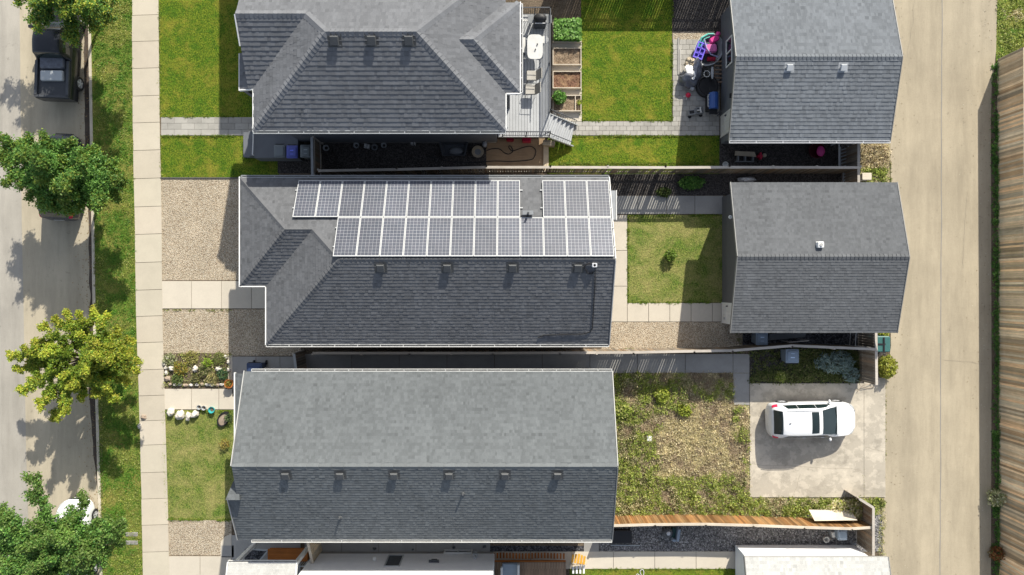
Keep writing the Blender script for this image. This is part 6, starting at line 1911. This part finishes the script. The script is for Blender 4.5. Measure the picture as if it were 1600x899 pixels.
# ------------------------------------------------------------------ between the garages
th = thing('sled', (at(1165, 243, .3).x, at(1165, 243, .3).y, 0), 'upturned tan wooden table frame on the ground behind the garage with toys', 'wooden frame')
m = MB(); m.hexa([(-.62, -.02, .36), (.55, -.1, .36), (.42, .16, .42), (-.6, .2, .42)], [(-.62, -.02, .40), (.55, -.1, .40), (.42, .16, .46), (-.6, .2, .46)]); m.build('top_board', M['tan'], th, world=False)
m = MB()
for x in (-.4, -.02, .4): m.box(x-.03, x+.03, -.3, -.02, .1, .36)
m.box(-.5, .5, -.34, -.28, 0, .2); m.build('frame', M['mgrey'], th, world=False)
obox_thing('toy', 'red and yellow plastic toy behind the garage, between frame and wall', 'toy', 1191, 243, .3, [('toy_body', 'red', [('b', -.22, .08, -.1, .06, 0, .22, 1, .04), ('b', -.1, -.02, -.2, .16, .05, .28, 1)]), ('knob', 'tan', [('o', (.16, .02, .2), (.11, .11, .11), 2, .1, 1.3)])])
obox_thing('toy_tub', 'dark red round tub with a bright pink cushion in it, between the two garages', 'tub', 1281, 236, .35, [('tub_body', 'red', [('l', [(.34, 0), (.44, .3), (.40, .3), (.32, .04), (.001, .03)], -.12, .04, .12)]), ('cushion', 'pink', [('o', (.05, -.02, .34), (.22, .28, .12), 3, .12)])])
def ladder(label, px, py, z, L, W_, n, mat='lgrey', rz=0):
    o = at(px, py, z); th = thing('ladder_rack', (o.x, o.y, 0), label, 'rack', 'slatted racks between the garages', rz)
    m = MB()
    for i in range(n): m.bar((-W_/2, -L/2+L*i/(n-1)-.08, .35), (W_/2, -L/2+L*i/(n-1)+.08, .85), .05, .04)
    m.build('slat', M[mat], th, world=False)
    for s in (-.5, 0, .5):
        m = MB(); m.bar((W_*s, -L/2-.1, .6+.5*s), (W_*s, L/2+.1, .6+.5*s), .05, .06); m.build('side_rail', M[mat], th, world=False)
ladder('slatted rack against the short fence beside the garage with toys', 1327, 244, .7, .9, .62, 6)
ladder('slatted rack against the short fence by the charcoal garage', 1330, 276, .7, .5, .52, 4)
m = MB(); A = at(1311, 222, .9); B = at(1311, 262, .9); m.bar(A, B, .05, .06); m.box(A.x-.03, A.x+.03, A.y-.03, A.y+.03, 0, .9); m.box(B.x-.03, B.x+.03, B.y-.03, B.y+.03, 0, .9); tag(m.build('timber_bar', M['offwhite']), 'pale timber bar on two posts beside the slatted rack', 'bar')
obox_thing('umbrella_cover', 'folded blue grey tarpaulin at the corner of the charcoal garage', 'tarpaulin', 1170, 280, .3, [('cover', 'binblg', [('o', (0, 0, .15), (.48, .16, .2), 3, .4)])], rz=-.05) if False else None
m = MB(); o = at(1168, 280, .3); m.blob((o.x, o.y, .16), (.5, .15, .2), 8, .4, 10); tag(m.build('folded_sheet', M['alu'], smooth=True), 'crumpled pale sheet at the corner between fence and charcoal garage', 'sheet')
obox_thing('white_ring', 'small white ring pot in front of the wooden frame behind the garage', 'pot', 1134, 257, .15, [('ring', 'offwhite', [('l', [(.14, 0), (.16, .12), (.12, .12), (.10, .02)], 0, 0)])])

# gap behind the charcoal garage
m = MB(); A = at(1203, 533, .4); B = at(1268, 527, .9); m.hexa([(A.x, A.y, .1), (B.x, B.y-.05, .1), (B.x, B.y+.45, .3), (A.x, A.y+.35, .3)], [(A.x, A.y, .14), (B.x, B.y-.05, .14), (B.x, B.y+.45, .34), (A.x, A.y+.35, .34)]); tag(m.build('leaning_sheet', M['mgrey']), 'grey sheet of board lying beside the garage under the eave', 'board')
m = MB(); A = at(1233, 535, 1.4); B = at(1264, 532.5, 1.4); m.bar(A, B, .04, .04); m.box(A.x-.02, A.x+.02, A.y-.02, A.y+.02, 0, 1.4); m.box(B.x-.02, B.x+.02, B.y-.02, B.y+.02, 0, 1.4); tag(m.build('short_rail', M['wood_cap']), 'short wooden rail beside the fence under the garage eave', 'rail')
th = thing('wire_gate', (at(1332, 530, .8).x, at(1332, 530, .8).y, 0), 'thin white wire gate in the gap beside the charcoal garage', 'gate')
m = MB(); m.tube([(0, -.35, 0), (0, -.35, 1.1), (.05, .4, 1.1), (.05, .4, 0)], .018, 6); m.tube([(0, -.35, .5), (.05, .4, .5)], .014, 6); m.tube([(0, -.35, .9), (1.2, -.45, .9)], .014, 6); m.build('frame', M['offwhite'], th, world=False)
m = MB(); pts = [(1348, 588), (1342, 597), (1346, 604), (1356, 607), (1366, 604), (1369, 597), (1366, 593), (1360, 600), (1350, 602), (1344, 607), (1340, 612)]
m.tube(smooth_path([at(x, y, .08+.06*(i % 3)) for i, (x, y) in enumerate(pts)]), .014, 5); tag(m.build('dry_vine', M['stone_b']), 'loose curl of dry vine at the foot of the fence by the concrete pad', 'vine')
# weedy yard: a white scrap, the pale board
o = at(1015, 686, .2); m = MB(); m.box(o.x-.13, o.x+.13, o.y-.14, o.y+.14, .05, .16, 1, .03); tag(m.build('white_block', M['white']), 'small white block among the weeds of the overgrown yard', 'block')
m = MB(); A, B, C_, D_ = at(1268, 800, .9), at(1333, 801, .9), at(1341, 814, 1.2), at(1274, 815, 1.2)
m.hexa([(D_.x, D_.y, 1.08), (C_.x, C_.y, 1.08), (B.x, B.y, .55), (A.x, A.y, .55)], [(D_.x, D_.y, 1.12), (C_.x, C_.y, 1.12), (B.x, B.y, .59), (A.x, A.y, .59)]); tag(m.build('pale_board', M['board']), 'large pale board lying against the orange brown fence in the weeds', 'board')
# grey gravel strip
o = at(972, 839, .3); th = thing('storage_box', (o.x, o.y, 0), 'black square hatch in the grey gravel beside the plain grey house', 'box')
m = MB(); m.box(-.50, .50, -.33, .33, 0, .30, 1, .03); m.build('box_body', M['black'], th, world=False)
m = MB(); m.box(-.52, .52, -.35, .35, .30, .34, 1.0, .04); m.build('lid', M['black'], th, world=False)
m = MB(); A = at(954, 852, .05); B = at(1000, 852.5, .05); m.bar(A, B, .05, .05); tag(m.build('edging_strip', M['lgrey']), 'thin grey strip on the gravel below the black hatch', 'strip')
obox_thing('air_unit', 'dark pot with a round pale cap in the grey gravel', 'pot', 1045, 835, .5, [('unit_body', 'mgrey', [('l', [(.25, 0), (.27, .3), (.2, .4)], 0, 0, .5)]), ('cap', 'alu', [('o', (0, .02, .44), (.11, .11, .05), 2, .1)])])
obox_thing('ramp', 'blue grey plastic ramp standing in the gravel beside the dark pot', 'ramp', 1058, 838, .5, [('ramp_body', 'binblg', [('b', .0, .16, -.3, .38, 0, .5, 1.2, .03), ('b', -.2, .0, -.34, -.22, 0, .45, 1.2, .02)]), ('side_panel', 'teal_d', [('b', -.22, -.02, -.2, .3, 0, .2, .8)])], rz=-.15)
m = MB(); m.tube(smooth_path([at(x, y, .05) for x, y in ((1002, 899), (1000, 893), (1004, 890), (1006, 895), (1003, 903), (996, 897), (992, 905), (990, 920))]), .02, 6); tag(m.build('garden_hose', M['offwhite']), 'pale hose loop on the lawn at the bottom edge', 'hose')
obox_thing('pump', 'small white and grey machine beside the fence above the white walled garage', 'machine', 1306, 836, .5, [('unit_body', 'mgrey', [('b', -.2, .28, -.22, .22, 0, .35, 1.1, .06)]), ('cover', 'offwhite', [('b', -.16, .12, -.16, .16, .35, .45, 1, .04)])], rz=.2)
obox_thing('tube_coil', 'round white tube mouth at the white garage wall', 'tube', 1293, 845, .4, [('ring', 'offwhite', [('l', [(.1, 0), (.16, .3), (.13, .3), (.09, .1)], 0, 0)]), ('bracket', 'mgrey', [('b', -.05, .05, -.2, .0, 0, .2)])])

# ------------------------------------------------------------------ bottom edge: porch and deck of the white house
o = at(448, 866, .5); th = thing('porch_deck', (o.x, o.y, 0), 'orange stained small porch floor between gravel bed and gate panel', 'porch')
A = at(418, 878, .45); B = at(480, 859.5, .45)
m = MB(); y = A.y
while y < B.y-.01: m.box(A.x, B.x, y+.005, y+.13, .39, .43, R.uniform(.92, 1.08)); y += .135
m.build('floor_boards', M['cedar'], th)
m = MB(); m.box(A.x+.02, B.x-.02, A.y+.02, B.y-.02, .1, .38); m.build('base', M['cedar'], th)
railing(th, (at(405, 876, 1).x, A.y-.02), (B.x, A.y-.02), .2, .8, 'lgrey', .13)
m = MB(); m.prism(G((383, 880), (405, 880), (419, 859), (383, 858)), 0, .045); tag(m.build('rock_bed', M['rock_dark']), kind='structure')
m = MB(); A = at(390, 858, .3); B = at(419, 860, .3); C_ = at(402, 880, .3); m.bar(A, B, .07, .08); m.bar(B, C_, .07, .08); tag(m.build('bed_border', M['lgrey']), 'pale angled border of the dark rock bed below the plain grey house', 'border')
th = thing('deck', (at(840, 880, .6).x, at(840, 880, .6).y, 0), 'brown wooden deck with orange slatted side cut by the bottom edge', 'deck')
A = at(765, 960, .7); B = at(884, 878, .7)
m = MB(); x = A.x
while x < B.x-.01: m.box(x+.006, min(x+.139, B.x), A.y, B.y, .66, .70, R.uniform(.85, 1.12)); x += .145
m.build('deck_boards', M['wood_deck'], th)
m = MB(); x = A.x; yb = B.y
while x < B.x: m.box(x+.02, x+.11, yb+.03, yb+.32, .30+.05*math.sin(x*3), .36+.05*math.sin(x*3), R.uniform(.7, 1.2)); x += .17
m.build('side_slats', M['cedar'], th)
m = MB(); m.bar((A.x, yb, .62), (B.x, yb, .62), .06, .16); m.build('deck_rim', M['cedar'], th)
th = thing('patio_set', (at(797, 892, 1.2).x, at(797, 892, 1.2).y, .7), 'grey patio lounge set on the brown deck', 'lounge seat')
m = MB(); m.box(-.42, .42, -.8, .32, .25, .42, 1, .06); m.build('seat', M['binblg'], th, world=False)
m = MB(); m.box(-.5, -.38, -.7, .2, .42, .62, 1.3, .03); m.build('armrest', M['lgrey'], th, world=False)
m = MB(); m.box(.38, .5, -.7, .35, .42, .62, 1.3, .03); m.build('armrest', M['lgrey'], th, world=False)
th = thing('slat_steps', (at(904, 876, .7).x, at(904, 876, .7).y, 0), 'bright orange slatted step rail at the corner of the brown deck', 'railing')
m = MB()
for i in range(5): m.m = Matrix.Rotation(-.15, 4, 'Z'); m.box(-.36+.155*i, -.25+.155*i, -.2, .3-.04*abs(i-2), .55, .62)
m.build('slat', M['yellowor'], th, world=False)
m = MB(); m.m = Matrix.Rotation(.18, 4, 'Z'); m.box(-.42, .42, -.32, -.24, .5, .58); m.box(-.4, -.34, -.3, -.24, 0, .5); m.box(.36, .42, -.3, -.24, 0, .5); m.build('hand_rail', M['wood_new'], th, world=False)
m = MB()
for i in range(4): m.box(-.3+.19*i, -.2+.19*i, -.85, -.4, .3, .34)
m.build('tread', M['white'], th, world=False)
slabs('gap_soil', [(765, 853, 912, 862)], M['rock_dark'], .02, 0)
# window wells between the two lower houses
m = MB()
for px, py, s in ((585, 858, .10), (709, 856, .08), (757, 855, .1), (645, 859, .06)):
    q = at(px, py, .1); m.blob((q.x, q.y, .06), (s, s*.7, s), int(px), .6, 6)
tag(m.build('debris', M['dgrey']), 'small dark clumps of debris along the path between the lower houses', kind='stuff')
